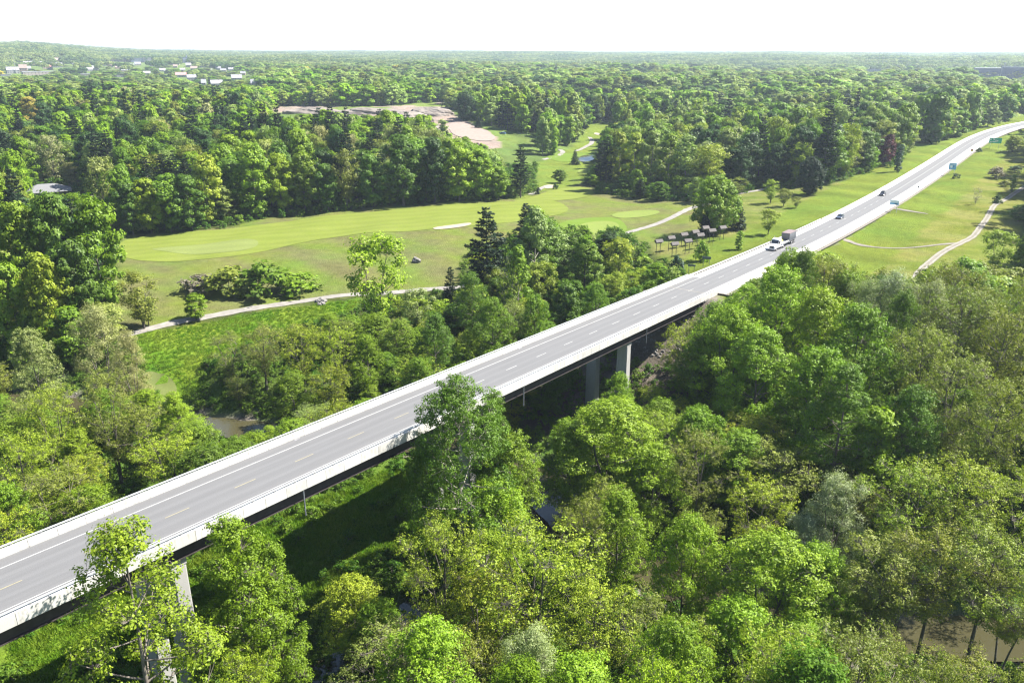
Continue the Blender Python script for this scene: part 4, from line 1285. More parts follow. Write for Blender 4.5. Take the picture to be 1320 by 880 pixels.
# keep these parts of the view clear of filler trees (pixel outlines)
CLEAR = [
 [(0, 700), (160, 625), (640, 450), (885, 350), (1060, 272), (1322, 150), (1322, 172), (1180, 252), (1060, 318), (1012, 320), (975, 330), (900, 392), (828, 432), (790, 470), (740, 520), (700, 520), (660, 545), (655, 500), (600, 480), (560, 480), (512, 530), (512, 600), (400, 665), (330, 684), (290, 670), (210, 715), (130, 680), (85, 700), (75, 760), (0, 838)],
 [(390, 650), (512, 590), (535, 650), (545, 690), (400, 775), (385, 700)], [(0, 838), (75, 800), (140, 790), (140, 855), (40, 875), (0, 860)],
 [(185, 430), (260, 412), (345, 398), (440, 386), (430, 405), (300, 435), (255, 465), (255, 500), (225, 515), (195, 500), (188, 470)],
 [(150, 308), (300, 293), (450, 272), (640, 260), (655, 262), (600, 272), (592, 350), (560, 372), (545, 372), (520, 335), (450, 350), (400, 385), (380, 350), (320, 335), (245, 350), (200, 345), (155, 350)],
 [(665, 258), (740, 236), (760, 245), (905, 262), (890, 300), (850, 325), (830, 300), (800, 296), (720, 288), (700, 270)],
 [(835, 300), (960, 290), (1000, 268), (1060, 258), (1200, 190), (1320, 152), (885, 355), (850, 335)],
 [(1080, 310), (1180, 245), (1280, 180), (1320, 180), (1320, 285), (1262, 300), (1250, 330), (1180, 350), (1110, 345), (1075, 322)],
 [(520, 135), (575, 132), (586, 150), (645, 180), (640, 192), (600, 180), (575, 172), (560, 152), (520, 150)],
 [(356, 137), (450, 134), (520, 134), (520, 146), (450, 146), (356, 147)],
 [(690, 205), (735, 195), (765, 155), (798, 157), (772, 168), (762, 215), (740, 235), (690, 238)],
 [(290, 518), (328, 525), (325, 560), (300, 562)], [(1205, 795), (1285, 795), (1288, 830), (1210, 828)], [(380, 842), (430, 848), (432, 880), (376, 880)],
 [(1245, 325), (1275, 290), (1322, 258), (1322, 325), (1270, 338)], [(604, 264), (650, 264), (650, 325), (604, 325)], [(656, 166), (688, 166), (688, 228), (656, 228)], [(170, 424), (300, 398), (415, 380), (480, 374), (575, 366), (575, 377), (480, 386), (415, 392), (300, 408), (178, 436)],
 [(752, 455), (824, 440), (822, 500), (752, 505)], [(228, 735), (240, 735), (250, 820), (236, 820)],
 [(112, 252), (166, 250), (166, 262), (112, 263)], [(36, 238), (92, 236), (92, 252), (36, 252)],
]
NFRONT = [i for i, q in enumerate(SPEC) if q[7].startswith('large tan-green tree with dark stems')][0]
def crown_hits(x, y, h, r, polys):
    z = gz(x, y)
    hit = np.zeros(np.shape(x), bool)
    for f, k in ((1.0, 0), (.93, .55), (.8, .85), (.6, 1.0), (.35, .95), (.2, .6)):
        for sgn in ((0,) if k == 0 else (-1, 0, 1)):
            d = np.hypot(x, y)
            xx = x + sgn * k * r * y / d; yy = y - sgn * k * r * x / d
            X, Y, _ = project(xx, yy, z + h * f)
            for p in polys: hit |= pip(X, Y, p)
    return hit

HAND = []
for i_, (kind, md, px, py, h, r, colour, label, short) in enumerate(SPEC):
    x, y, z = at(px, py, h if md == 'T' else 0)
    if md == 'T':
        r = {'big cottonwood': 8.6, 'spreading tree below the far piers': 9.6, 'large forking tree, bottom centre': 9.2, 'near left poplar': 7.6}.get(short, r * (1.22 if i_ < NFRONT else 1.0))
        side = -1 if i_ < NFRONT else 1
        for k_ in range(60):                 # keep the foot clear of the deck, on its own side
            s_, o_ = road_so(x, y)
            if float(s_[0]) > BR1 + 30 or float(o_[0]) * side > 7.2 + r * .55: break
            h += .5 * (1 if side < 0 else -1)
            x, y, z = at(px, py, h)
    plant(kind, x, y, h, r, colour, label)
    if math.hypot(x, y) > 150 or short: HAND.append((x, y, r, h, kind))
    if short:
        X, Y, _ = project(x, y, z + h * .6); LAND.append((float(X), float(Y), math.hypot(x, y), short))
NHAND = NT
LAND += [(1005, 310, 250, "truck"), (50, 242, 370, "grey-roofed clubhouse"), (585, 292, 290, "sand bunker"), (745, 297, 270, "putting green"), (610, 172, 560, "sand pit"), (885, 318, 260, "birdhouses"),
         (1152, 262, 330, "wide blue sign"), (1225, 214, 430, "square blue sign"), (1281, 180, 520, "green road sign"), (540, 145, 620, "spoil heap"), (790, 165, 650, "winding golf path"), (1137, 248, 330, "dark car"),
         (404, 640, 98, "white drain pipe"), (770, 480, 160, "far pier columns")]
print('hand planted', NHAND, 'trees', flush=True)

# ------------------------------------------------------------------ far prototypes for the woods nobody could count
def joined(name, meshes):
    """several meshes as one, materials kept"""
    V = []; F = []; MI = []; VA = []; n = 0; mats = []
    for k, m in enumerate(meshes):
        a = np.empty(len(m.vertices) * 3, np.float32); m.vertices.foreach_get("co", a)
        q = np.empty(len(m.loops), np.int32); m.loops.foreach_get("vertex_index", q)
        f = np.empty(len(m.polygons), np.float32); m.attributes["var"].data.foreach_get("value", f)
        V.append(a.reshape(-1, 3)); F.append(q.reshape(-1, 4) + n); n += len(m.vertices)
        MI.append(np.full(len(m.polygons), k, np.int32)); VA.append(f); mats.append(m.materials[0])
    me = np_mesh(name, np.vstack(V), np.vstack(F), None, np.concatenate(VA))
    for m in mats:
        me.materials.append({'leaf': M['leafi'], 'needle': M['needlei']}.get(m.name, m))
    me.polygons.foreach_set("material_index", np.concatenate(MI))
    return me

SRC = {}            # list name -> collection of source objects (never linked to the scene)
def source(colname, mesh_list):
    c = bpy.data.collections.new(colname)
    for i, m in enumerate(mesh_list):
        o = bpy.data.objects.new("%s_%02d" % (colname, i), m); c.objects.link(o)
    SRC[colname] = c
    return c

def scatter(name, colname, P, rot, scl, idx, col, label=None, tilt=False):
    """one object of kind stuff that sets a source on every point"""
    n = len(P)
    me = bpy.data.meshes.new(name)
    me.vertices.add(n); me.vertices.foreach_set("co", np.ascontiguousarray(P, np.float32).ravel())
    def att(nm, ty, dat, key="value"):
        a = me.attributes.new(nm, ty, 'POINT'); a.data.foreach_set(key, np.ascontiguousarray(dat).ravel())
    att("rot", 'FLOAT_VECTOR', np.c_[np.zeros(n), np.zeros(n), rot].astype(np.float32), "vector")
    att("scl", 'FLOAT_VECTOR', np.asarray(scl, np.float32), "vector")
    att("idx", 'INT', np.asarray(idx, np.int32))
    att("tcol", 'FLOAT_COLOR', np.c_[col, np.ones(n)].astype(np.float32), "color")
    me.update()
    o = link(bpy.data.objects.new(name, me))
    props(o, label, None, None, 'stuff')
    g = bpy.data.node_groups.new(name + "_nodes", 'GeometryNodeTree')
    g.interface.new_socket("Geometry", in_out='INPUT', socket_type='NodeSocketGeometry')
    g.interface.new_socket("Geometry", in_out='OUTPUT', socket_type='NodeSocketGeometry')
    gi = g.nodes.new("NodeGroupInput"); go = g.nodes.new("NodeGroupOutput")
    ip = g.nodes.new("GeometryNodeInstanceOnPoints"); ci = g.nodes.new("GeometryNodeCollectionInfo")
    ci.inputs['Collection'].default_value = SRC[colname]
    ci.inputs['Separate Children'].default_value = True
    ci.inputs['Reset Children'].default_value = True
    def na(nm, ty):
        a = g.nodes.new("GeometryNodeInputNamedAttribute"); a.data_type = ty; a.inputs[0].default_value = nm
        return a.outputs[0]
    g.links.new(gi.outputs[0], ip.inputs['Points'])
    g.links.new(ci.outputs[0], ip.inputs['Instance'])
    ip.inputs['Pick Instance'].default_value = True
    g.links.new(na("idx", 'INT'), ip.inputs['Instance Index'])
    g.links.new(na("rot", 'FLOAT_VECTOR'), ip.inputs['Rotation'])
    g.links.new(na("scl", 'FLOAT_VECTOR'), ip.inputs['Scale'])
    g.links.new(ip.outputs[0], go.inputs[0])
    md = o.modifiers.new("scatter", 'NODES'); md.node_group = g
    return o

# ---- filler trees of the woods
def in_frustum(x, y, marg=60):
    X, Y, d = project(x, y, gz(x, y) + 10)
    return (d > 20) & (X > -marg) & (X < 1320 + marg) & (Y < 880 + 260)

def palette(x, y, r):
    """species and colour of a filler tree from where it stands"""
    d = math.hypot(x, y); az = math.degrees(math.atan2(x, y))
    a = float(wob(x, y, 90, 31)); b = float(wob(x, y, 40, 32))
    u = r.random()
    s, o = road_so(x, y); o = float(o[0]); s = float(s[0])
    if d < 240 and o > 0:                                    # beyond the bridge, left
        T = [('sparse', 'yellow-green', 4), ('sparse', 'olive', 3), ('maple', 'bright green', 3), ('poplar', 'lime green', 2), ('maple', 'mid green', 1.2), ('sparse', 'pale green', 1)]
        if az > -8: T = [('maple', 'mid green', 3), ('maple', 'bright green', 3), ('sparse', 'yellow-green', 2), ('poplar', 'lime green', 1), ('sparse', 'olive', 1)]
    elif d < 240:                                            # before the bridge
        T = [('sparse', 'yellow-green', 4), ('sparse', 'olive', 2.5), ('maple', 'lime green', 2.5), ('maple', 'bright green', 2), ('bare', 'olive', .4), ('willow', 'silvery green', .3)]
        if az > 18: T = [('sparse', 'olive', 4.5), ('sparse', 'yellow-green', 3), ('maple', 'mid green', 1.2), ('maple', 'bright green', 1)]
    elif o < 0:
        T = [('sparse', 'olive', 3), ('maple', 'bright green', 2), ('sparse', 'yellow-green', 2)]
    elif az < -9 and d < 900:                                # wood behind the fairway
        T = [('maple', 'bright green', 3.2), ('maple', 'lime green', 1.6), ('maple', 'mid green', 2.4), ('maple', 'dark green', 2.0), ('pine', 'blackish green', 2.4), ('sparse', 'olive', 1.2), ('sparse', 'pale green', 1.0), ('willow', 'tan', .35), ('poplar', 'lime green', .6)]
        if d > 480: T += [('sparse', 'pale green', 2.0), ('sparse', 'olive', 2.0), ('maple', 'golden yellow', .03)]
    elif az < 4 and d < 900:
        T = [('sparse', 'pale green', 3), ('maple', 'bright green', 2), ('poplar', 'lime green', 2), ('sparse', 'olive', 1.6), ('pine', 'blackish green', .8), ('maple', 'mid green', 1.2)]
    elif d < 900:
        T = [('maple', 'mid green', 2.2), ('maple', 'bright green', 3), ('maple', 'pale green', 2.4), ('sparse', 'pale green', 1.6), ('maple', 'dark green', 1.6), ('sparse', 'yellow-green', 1.3), ('pine', 'blackish green', .5), ('sparse', 'olive', 1)]
    else:
        T = [('maple', 'mid green', 2.0), ('maple', 'pale green', 3.4), ('sparse', 'olive', 2.4), ('maple', 'dark green', 1.0), ('maple', 'bright green', 2.2), ('sparse', 'pale green', 2.4), ('pine', 'blackish green', .6), ('maple', 'golden yellow', .02)]
    wts = [t[2] * math.exp(.9 * ((a if i % 2 else -a) + (b if i % 3 else -b)) * .5) for i, t in enumerate(T)]
    u *= sum(wts)
    for t, q in zip(T, wts):
        u -= q
        if u <= 0: return t[0], t[1]
    return T[0][0], T[0][1]

BLD = [  # name, px, py of the foot, width px, height px, kind, wall, roof, label
 ('church', 14, 95, 14, 7, 'gable', 'w', 'grey', "grey-roofed hall with a pale gable end in the town, far left"),
 ('church', 29, 93, 9, 8, 'gable', 'brown', 'brown', "brown steep-roofed hall beside the grey-roofed one, far left"),
 ('factory', 46, 98, 40, 5.5, 'flat', 'tan', 'white', "long low building with white flat roof in the town, far left"),
 ('shed', 6, 100, 12, 4, 'flat', 'w', 'white', "small white-roofed shed at the left edge of the town"),
 ('factory', 21, 80, 10, 3, 'flat', 'w', 'white', "bright white roof above the grey-roofed hall, far left"),
 ('house', 34, 84, 9, 4, 'gable', 'w', 'grey', "pale house behind the brown steep roof"),
 ('house', 72, 87, 12, 5, 'gable', 'w', 'grey', "pale grey-roofed house in the town's middle, left"),
 ('house', 63, 90, 7, 5, 'gable', 'w', 'red', "small house with reddish roof left of the pale grey-roofed one"),
 ('shed', 110, 98, 15, 3, 'flat', 'tan', 'white', "white flat roof strip between trees, left part of town"),
 ('house', 121, 91, 6, 5, 'gable', 'w', 'white', "small white house right of the white roof strip"),
 ('factory', 176, 81, 17, 6, 'flat', 'blue', 'white', "grey-blue block with rows of windows, joined to the white block"),
 ('apartment_block', 189, 81, 10, 6.5, 'flat', 'w', 'white', "white apartment block standing highest in the far town"),
 ('house', 162, 91, 8, 5, 'gable', 'w', 'grey', "white house between two dark purple trees"),
 ('shed', 153, 100, 12, 3, 'flat', 'w', 'grey', "low white-walled shed before the tree belt, left"),
 ('factory', 150, 80, 18, 3, 'flat', 'tan', 'brown', "long brown roof behind the town, left"),
 ('house', 232, 100, 14, 6, 'gable', 'w', 'red', "white house with pink-red roof at the near edge of town"),
 ('house', 246, 104, 12, 7, 'gable', 'w', 'grey', "grey-roofed white house right of the pink-red roof"),
 ('house', 262, 112, 6, 9, 'gable', 'w', 'white', "tall narrow white house in the trees"),
 ('house', 278, 112, 16, 8, 'gable', 'w', 'white', "bright white house with sloped roof, right end of town"),
 ('house', 304, 105, 14, 8, 'gable', 'w', 'grey', "grey-roofed house behind the trees right of the bright white one"),
 ('house', 327, 113, 9, 10, 'gable', 'w', 'grey', "pale tall house at the right end of town"),
 ('factory', 240, 81, 10, 7, 'flat', 'blue', 'blue', "dark blue block with a stub tower beyond the town"),
 ('house', 224, 84, 12, 4, 'gable', 'tan', 'brown', "brown-roofed house left of the dark blue block"),
 ('factory', 1129, 94, 26, 5, 'flat', 'blue', 'white', "long pale building among trees near the right horizon"),
 ('shed', 1166, 92, 12, 3, 'flat', 'w', 'white', "small pale building right of the long pale one near the horizon"),
 ('shed', 1209, 94, 8, 3.5, 'flat', 'w', 'white', "small white shed near the right horizon"),
 ('factory', 1277, 102, 30, 8.5, 'flat', 'navy', 'white', "big dark blue hall with white roof near the right edge"),
 ('factory', 1309, 104, 26, 10, 'flat', 'navy', 'navy', "dark blue hall with pale band, cut by the right edge"),
 ('shed', 1300, 91, 32, 4, 'flat', 'blue', 'white', "long building behind the dark blue halls"),
 ('shed', 950, 93, 9, 4, 'flat', 'w', 'white', "small white roof in the far forest, right of centre"),
 ('shed', 982, 93, 8, 3, 'flat', 'w', 'white', "small white roof in the far forest by the dark spruces"),
 ('shed', 831, 95, 9, 2.5, 'flat', 'w', 'white', "tiny white roof in the far forest right of centre"),
 ('house', 645, 88, 6, 3, 'gable', 'w', 'grey', "pale house beside far dark trees at the centre"),
]
_hr = random.Random(12)
_near = [("grey-roofed hall", 14), ("brown steep-roofed hall", 29), ("long white flat roof", 46), ("pale grey-roofed house", 72), ("white roof strip", 110), ("low white-walled shed", 153), ("white apartment block", 189), ("pink-red roof", 232), ("bright white sloped house", 278), ("pale tall house", 327)]
_seen = set()
for k in range(36):
    px = 6 + k * 9.1 + _hr.uniform(-3, 3); py = _hr.uniform(79, 93) + (px / 340) * 12 * _hr.random()
    nm = min(_near, key=lambda q: abs(q[1] - px))
    rf = _hr.choice(['grey', 'white', 'brown', 'grey', 'white']); wl = _hr.choice(['w', 'w', 'tan', 'brown'])
    for pos in ('just right of', 'just left of', 'beyond', 'before', 'well beyond', 'near', 'up behind', 'down from'):
        lb = "tiny %s-roofed %s house %s the %s in the far town" % (rf, {'w': 'pale', 'tan': 'tan', 'brown': 'brown'}[wl], pos, nm[0])
        if lb not in _seen: break
    _seen.add(lb)
    BLD.append(('house', px, py, _hr.uniform(5, 9), _hr.uniform(3.4, 5.2), 'gable', wl, rf, lb))
BCL = []
for b in BLD:
    x, y, z = at(b[1], b[2])
    BCL.append((math.hypot(x, y), [(b[1] - b[3] * .42, b[2] - b[4] * 1.0), (b[1] + b[3] * .36, b[2] - b[4] * 1.0), (b[1] + b[3] * .36, b[2] - b[4] * .3), (b[1] - b[3] * .42, b[2] - b[4] * .3)]))

def grid_pts(d0, d1, step, seed):
    r = np.random.default_rng(seed)
    xs = np.arange(-d1 * .75, d1 * .75, step); ys = np.arange(-20, d1, step * .87)
    X, Y = np.meshgrid(xs, ys); X = X + (np.arange(len(ys)) % 2)[:, None] * step / 2
    X = (X + r.uniform(-.38, .38, X.shape) * step).ravel(); Y = (Y + r.uniform(-.38, .38, Y.shape) * step).ravel()
    d = np.hypot(X, Y)
    m = (d >= d0) & (d < d1) & (Y > 10) & (np.abs(np.degrees(np.arctan2(X, Y))) < 43)
    return X[m], Y[m]

def free(x, y):
    m = ~in_open(x, y)
    s, o = road_so(x, y)
    m &= ~((np.abs(o) < 15) & (s > BR1 - 20) & (s < 890))
    m &= ~((np.abs(o) < 8.0) & (s <= BR1 - 20) & (s > BR0))
    m &= seg_dist(x, y, RIVER) > 6.0
    return m

FX = []; FY = []
for d0, d1, st in ((45, 240, 8.7), (240, 480, 10.2), (480, 760, 11.2)):
    X, Y = grid_pts(d0, d1, st, int(d0))
    m = in_frustum(X, Y, 300) & free(X, Y) & ~((np.hypot(X, Y) > 470) & (wob(X, Y, 120, 94) > .78))
    FX.append(X[m]); FY.append(Y[m])
FX = np.concatenate(FX); FY = np.concatenate(FY)
# keep away from the hand planted ones
TP = np.array(TREES)
dd = np.hypot(FX[:, None] - TP[None, :, 0], FY[:, None] - TP[None, :, 1]) - TP[None, :, 2] * .8
m = dd.min(1) > 1.6
FX, FY = FX[m], FY[m]
r_ = np.random.default_rng(99)
hh = r_.uniform(15.5, 22.5, len(FX)) * (1 + .17 * wob(FX, FY, 75, 88)); d_ = np.hypot(FX, FY)
azf = np.degrees(np.arctan2(FX, FY)); hh = np.where((d_ > 300) & (d_ < 620), hh * 1.18, hh)
so_s, so_o = road_so(FX, FY)
hh = np.where((d_ < 240) & (so_o > 0) & (FX < 0), hh * .74, hh)
rr_ = r_.uniform(4.6, 7.3, len(FX)) * np.where(d_ > 280, 1.22, 1)
PROT = []            # the well seen part of each singled-out tree: nothing nearer may cover it
for x_, y_, r2_, h_, k_ in HAND:
    z_ = float(gz(x_, y_)); X_, Y0_, D_ = project(x_, y_, z_ + h_); _, Y1_, _ = project(x_, y_, z_ + h_ * .38)
    w_ = r2_ * FPX / D_ * .62
    PROT.append((math.hypot(x_, y_), [(X_ - w_, Y0_), (X_ + w_, Y0_), (X_ + w_, Y1_), (X_ - w_, Y1_)]))
PROT += BCL
ok = np.zeros(len(FX), bool)
for f in (1.0, .75, .52, .34):
    h2 = hh * f; r2 = rr_ * (.45 + .55 * f)
    front = so_o < 0
    dz = np.interp(so_s, RS, RZ) - gz(FX, FY)
    under = (so_o > 0) & (so_s < BR1) & (so_o < 7.5 + r2) & (h2 > dz - 4)
    good = ~ok & ~crown_hits(FX, FY, h2, r2, CLEAR[1:]) & ~(front & crown_hits(FX, FY, h2, r2, CLEAR[:1])) & ~under
    for hd_, poly in PROT:
        nearer = d_ < hd_ + 2
        if nearer.any(): good[nearer] &= ~crown_hits(FX[nearer], FY[nearer], h2[nearer], r2[nearer], [poly])
    hh[good] = h2[good]; rr_[good] = r2[good]
    ok |= good
m = ok & (hh > 5)
FX, FY, hh, rr_ = FX[m], FY[m], hh[m], rr_[m]
# size in the picture and whether anything of it is seen (a crown wholly behind nearer ones is left to the wood)
X, Y, D = project(FX, FY, gz(FX, FY) + hh * .7)
size = rr_ / np.maximum(D, 1)
inv = (X > -25) & (X < 1345) & (Y > 0) & (Y < 905)
order = np.argsort(-size * inv)
seen_grid = {}
rk = random.Random(3)
indiv = []; rest = []
LIMIT = 330
used = {e_.get('label') for e_ in COL.objects if e_.get('label')}
cnt = {}
def describe(px, py, dist, kind, colour, h, r):
    size_w = 'small' if h < 9 else ('tall' if h > 19 else ('wide' if r > 6.2 else 'middling'))
    lm = sorted(LAND, key=lambda q: math.hypot(q[0] - px, (q[1] - py) * 1.6))[:5]
    def rel(q):
        dx, dy = px - q[0], py - q[1]
        if abs(dx) > abs(dy) * 1.3:
            a = 'left' if dx < 0 else 'right'
            return ('just ' if abs(dx) < 45 else ('well ' if abs(dx) > 110 else '')) + a + ' of the ' + q[3]
        return ('just ' if abs(dy) < 30 else '') + ('beyond' if dy < 0 else 'before') + ' the ' + q[3]
    w0 = KWORD[kind].split()
    base = f"{colour} {KWORD[kind]}"
    size_w = '' if w0[0] in ('tall', 'low') and size_w in ('tall', 'small') else size_w + ' '
    c = [f"{size_w}{base} {rel(lm[0])}", f"{size_w}{base} {rel(lm[1])}", f"{base} between the {lm[0][3]} and the {lm[1][3]}", f"{size_w}{base} {rel(lm[2])}",
         f"{base} between the {lm[0][3]} and the {lm[2][3]}", f"{base} {rel(lm[3])}", f"{size_w}{colour} tree {rel(lm[0])}", f"{size_w}{colour} tree between the {lm[1][3]} and the {lm[2][3]}",
         f"{size_w}{colour} tree {rel(lm[4])}", f"{colour} crown {rel(lm[1])}", f"{colour} crown {rel(lm[2])}", f"{colour} crown {rel(lm[0])}", f"{colour} crown between the {lm[0][3]} and the {lm[3][3]}",
         f"{colour} crown between the {lm[1][3]} and the {lm[3][3]}", f"{colour} tree between the {lm[0][3]} and the {lm[4][3]}"]
    for q in c:
        if 4 <= len(q.split()) <= 16 and q not in used:
            used.add(q); return q
    return None
for i in order:
    kind, colour = palette(FX[i], FY[i], rk)
    h = hh[i]; r = rr_[i]
    if kind == 'pine': h *= 1.22; r *= .72
    if kind == 'poplar': h *= 1.12; r *= .85
    if h < 7.5 and kind in ('maple', 'sparse', 'willow', 'poplar'): r = min(r, 3.2)
    gx, gy = int(X[i] // 9), int(Y[i] // 9)
    free_cell = seen_grid.get((gx, gy), 1e9) > D[i] - 14
    lab = None
    if inv[i] and len(indiv) < LIMIT and free_cell and cnt.get(kind, 0) < 290:
        lab = describe(float(X[i]), float(Y[i]), D[i], kind, colour, h, r)
    if lab:
        cnt[kind] = cnt.get(kind, 0) + 1
        indiv.append(i)
        grp = {'pine': 'pines of the woods', 'bare': 'leafless trees of the woods'}.get(kind, 'leafy trees of the woods around the highway')
        plant(kind, float(FX[i]), float(FY[i]), float(h), float(r), colour, lab, grp)
        for a in range(gx - 1, gx + 2):
            for b in range(gy, gy + 3):
                seen_grid[(a, b)] = min(seen_grid.get((a, b), 1e9), D[i])
    else:
        rest.append((FX[i], FY[i], h, r, kind, colour, D[i]))
print('individual', len(indiv), 'rest', len(rest), flush=True)

def src_tables(lod, nm):
    out = {}
    lst = []
    for kind in ('maple', 'sparse', 'poplar', 'willow', 'pine', 'bare'):
        for (tm, cm, H, R) in PROTO[kind][lod]:
            out.setdefault(kind, []).append((len(lst), H, R)); lst.append(joined("wood_%s_%d" % (kind, len(lst)), [tm, cm]))
    source(nm, lst)
    return out
TAB1 = src_tables(1, "wood_source")
TAB0 = src_tables(0, "near_wood_source")
far_l = []
TAB2 = {}
for k_, s_ in (('maple', 61), ('maple', 62), ('maple', 63), ('maple', 68)):
    tm, cm = broadleaf(s_, 18, 6, 1.5, 'round', 14, 90, 2400, .80, 1.5, .40, twig=False, jit=.22, vj=.05, tr=.3)
    TAB2.setdefault(k_, []).append((len(far_l), 18, 6)); far_l.append(joined("far_%d" % len(far_l), [tm, cm]))
for k_, s_ in (('sparse', 64), ('sparse', 65)):
    tm, cm = broadleaf(s_, 17, 6, 1.5, 'dome', 15, 110, 2200, .72, 1.4, .38, twig=False, jit=.24, vj=.05, tr=.3, bark='barkpale')
    TAB2.setdefault(k_, []).append((len(far_l), 17, 6)); far_l.append(joined("far_%d" % len(far_l), [tm, cm]))
for s_ in (66, 67):
    tm, cm = conifer(s_, 22, 4.5, 2, 'pine' if s_ == 66 else 'spruce', 16, .95, step=1.5)
    TAB2.setdefault('pine', []).append((len(far_l), 22, 4.5)); far_l.append(joined("far_%d" % len(far_l), [tm, cm]))
source("far_source", far_l)
gro = []
for s_ in (71, 72, 73, 74):
    r = np.random.default_rng(s_)
    g = Q4()
    for k in range(9):
        a = r.uniform(0, 6.28); q = 22 * r.random() ** .5
        c0 = np.array([math.cos(a) * q, math.sin(a) * q, r.uniform(8, 12)])
        n = 150; d = rdir(r, n); d[:, 2] = np.abs(d[:, 2]) * 1.0 - .15
        rad = r.uniform(4.5, 7.0)
        P = c0 + d * rad * np.array([1, 1, .95]) * r.uniform(.8, 1.05, n)[:, None]
        vv = np.clip(.5 + r.normal(0, .22) + r.normal(0, .1, n), 0, 1)
        g.add(*leaves(r, P, d + r.normal(0, .5, (n, 3)), 1.7, vv))
    gro.append(g.mesh("grove_%d" % s_, M['leafi']))
source("grove_source", gro)

def emit(name, src, tab, items, label):
    P = []; ro = []; sc_ = []; ix = []; co = []
    rk = random.Random(len(items))
    for (x, y, h, r, kind, colour, *_r) in items:
        if kind not in tab: kind = {'poplar': 'maple', 'willow': 'sparse', 'bare': 'sparse'}.get(kind, 'maple')
        t = tab[kind][rk.randrange(len(tab[kind]))]
        P.append((x, y, 0)); ro.append(rk.uniform(0, 6.28)); sc_.append((r / t[2], r / t[2], h / t[1])); ix.append(t[0])
        v = rk.uniform(.85, 1.15); c = HUE[colour]
        if math.hypot(x, y) > 700: v *= 1.12 * (1 + .28 * float(wob(x, y, 330, 91)) + .12 * float(wob(x, y, 120, 92)))
        co.append(tuple(max(.004, a * v * (1 + rk.uniform(-.05, .05))) for a in c))
    P = np.array(P, float)
    P[:, 2] = gz(P[:, 0], P[:, 1]) - .3
    return scatter(name, src, P, np.array(ro), np.array(sc_), np.array(ix), np.array(co), label)
near_rest = [q for q in rest if 200 <= q[6] < 470]
emit("bridge_woodland", "near_wood_source", TAB0, [q for q in rest if q[6] < 200], "trees too hidden to pick apart beside the bridge")
far_rest = [q for q in rest if q[6] >= 470]
emit("woodland", "wood_source", TAB1, near_rest, "the rest of the woods round the golf course and the bridge")
# woods out to the horizon
items = list(far_rest)
for d0, d1 in ((760, 950), (950, 1250), (1250, 1650), (1650, 2100)):
    st = 11.5 * ((d0 + d1) / 2 / 700) ** .72
    X, Y = grid_pts(d0, d1, st, int(d0))
    m = free(X, Y)
    town = pip(np.degrees(np.arctan2(X, Y)), np.hypot(X, Y), [(-36, 1150), (-18, 1150), (-17, 1700), (-24, 2300), (-36, 2300)])
    m &= ~(town & (np.random.default_rng(int(d0)).random(len(X)) < .42))
    m &= wob(X, Y, 210, 78) + .5 * wob(X, Y, 90, 79) < .72
    X, Y = X[m], Y[m]
    r = np.random.default_rng(int(d1))
    h = r.uniform(12, 20, len(X)) * (1 + .22 * wob(X, Y, 120, 77)); rad = st * r.uniform(.52, .85, len(X))
    ht = pip(np.degrees(np.arctan2(X, Y)), np.hypot(X, Y), [(-36, 900), (-17, 900), (-17, 1800), (-24, 2300), (-36, 2300)])
    h = np.where(ht, h * .66, h); rad = np.where(ht, rad * .8, rad)
    for bd, poly in BCL:
        hit = crown_hits(X, Y, h, rad * .8, [poly]) & (np.hypot(X, Y) < bd + 4)
        X, Y, h, rad = X[~hit], Y[~hit], h[~hit], rad[~hit]
    for a, b, c_, d_ in zip(X, Y, h, rad):
        k, col = palette(float(a), float(b), rk)
        if k == 'pine': c_ *= 1.15; d_ *= .6
        items.append((a, b, c_, d_, k, col))
emit("far_woodland", "far_source", TAB2, items, "woods stretching back from the golf course to the town")
print('far', len(items), flush=True)
items = []
P = []; ro = []; sc_ = []; ix = []; co = []
for d0, d1 in ((2100, 2700), (2700, 3500), (3500, 4600), (4600, 6200), (6200, 8600)):
    st = 30 * ((d0 + d1) / 2 / 2400) ** .7
    X, Y = grid_pts(d0, d1, st, int(d0))
    r = np.random.default_rng(int(d1))
    keep = np.ones(len(X), bool)
    for bd, poly in BCL:
        keep &= ~(crown_hits(X, Y, np.full(len(X), 17.), np.full(len(X), st * .8), [poly]) & (np.hypot(X, Y) < bd + 8))
    X, Y = X[keep], Y[keep]; n = len(X)
    b = wob(X, Y, 400, 51); b2 = wob(X, Y, 170, 52)
    t = np.clip(.55 + .45 * b + .3 * b2 + r.normal(0, .25, n), 0, 1)[:, None]
    c = np.array([.060, .115, .030]) * (1 - t) + np.array([.200, .240, .075]) * t
    s = st / 24 * r.uniform(.8, 1.15, n)
    P.append(np.c_[X, Y, gz(X, Y) - 1.5]); ro.append(r.uniform(0, 6.28, n)); sc_.append(np.c_[s, s, r.uniform(.8, 1.25, n)]); ix.append(r.integers(0, 4, n)); co.append(c)
scatter("horizon_woodland", "grove_source", np.vstack(P), np.concatenate(ro), np.vstack(sc_), np.concatenate(ix), np.vstack(co), "forest carpet reaching the horizon")
print('groves', sum(len(p) for p in P), flush=True)

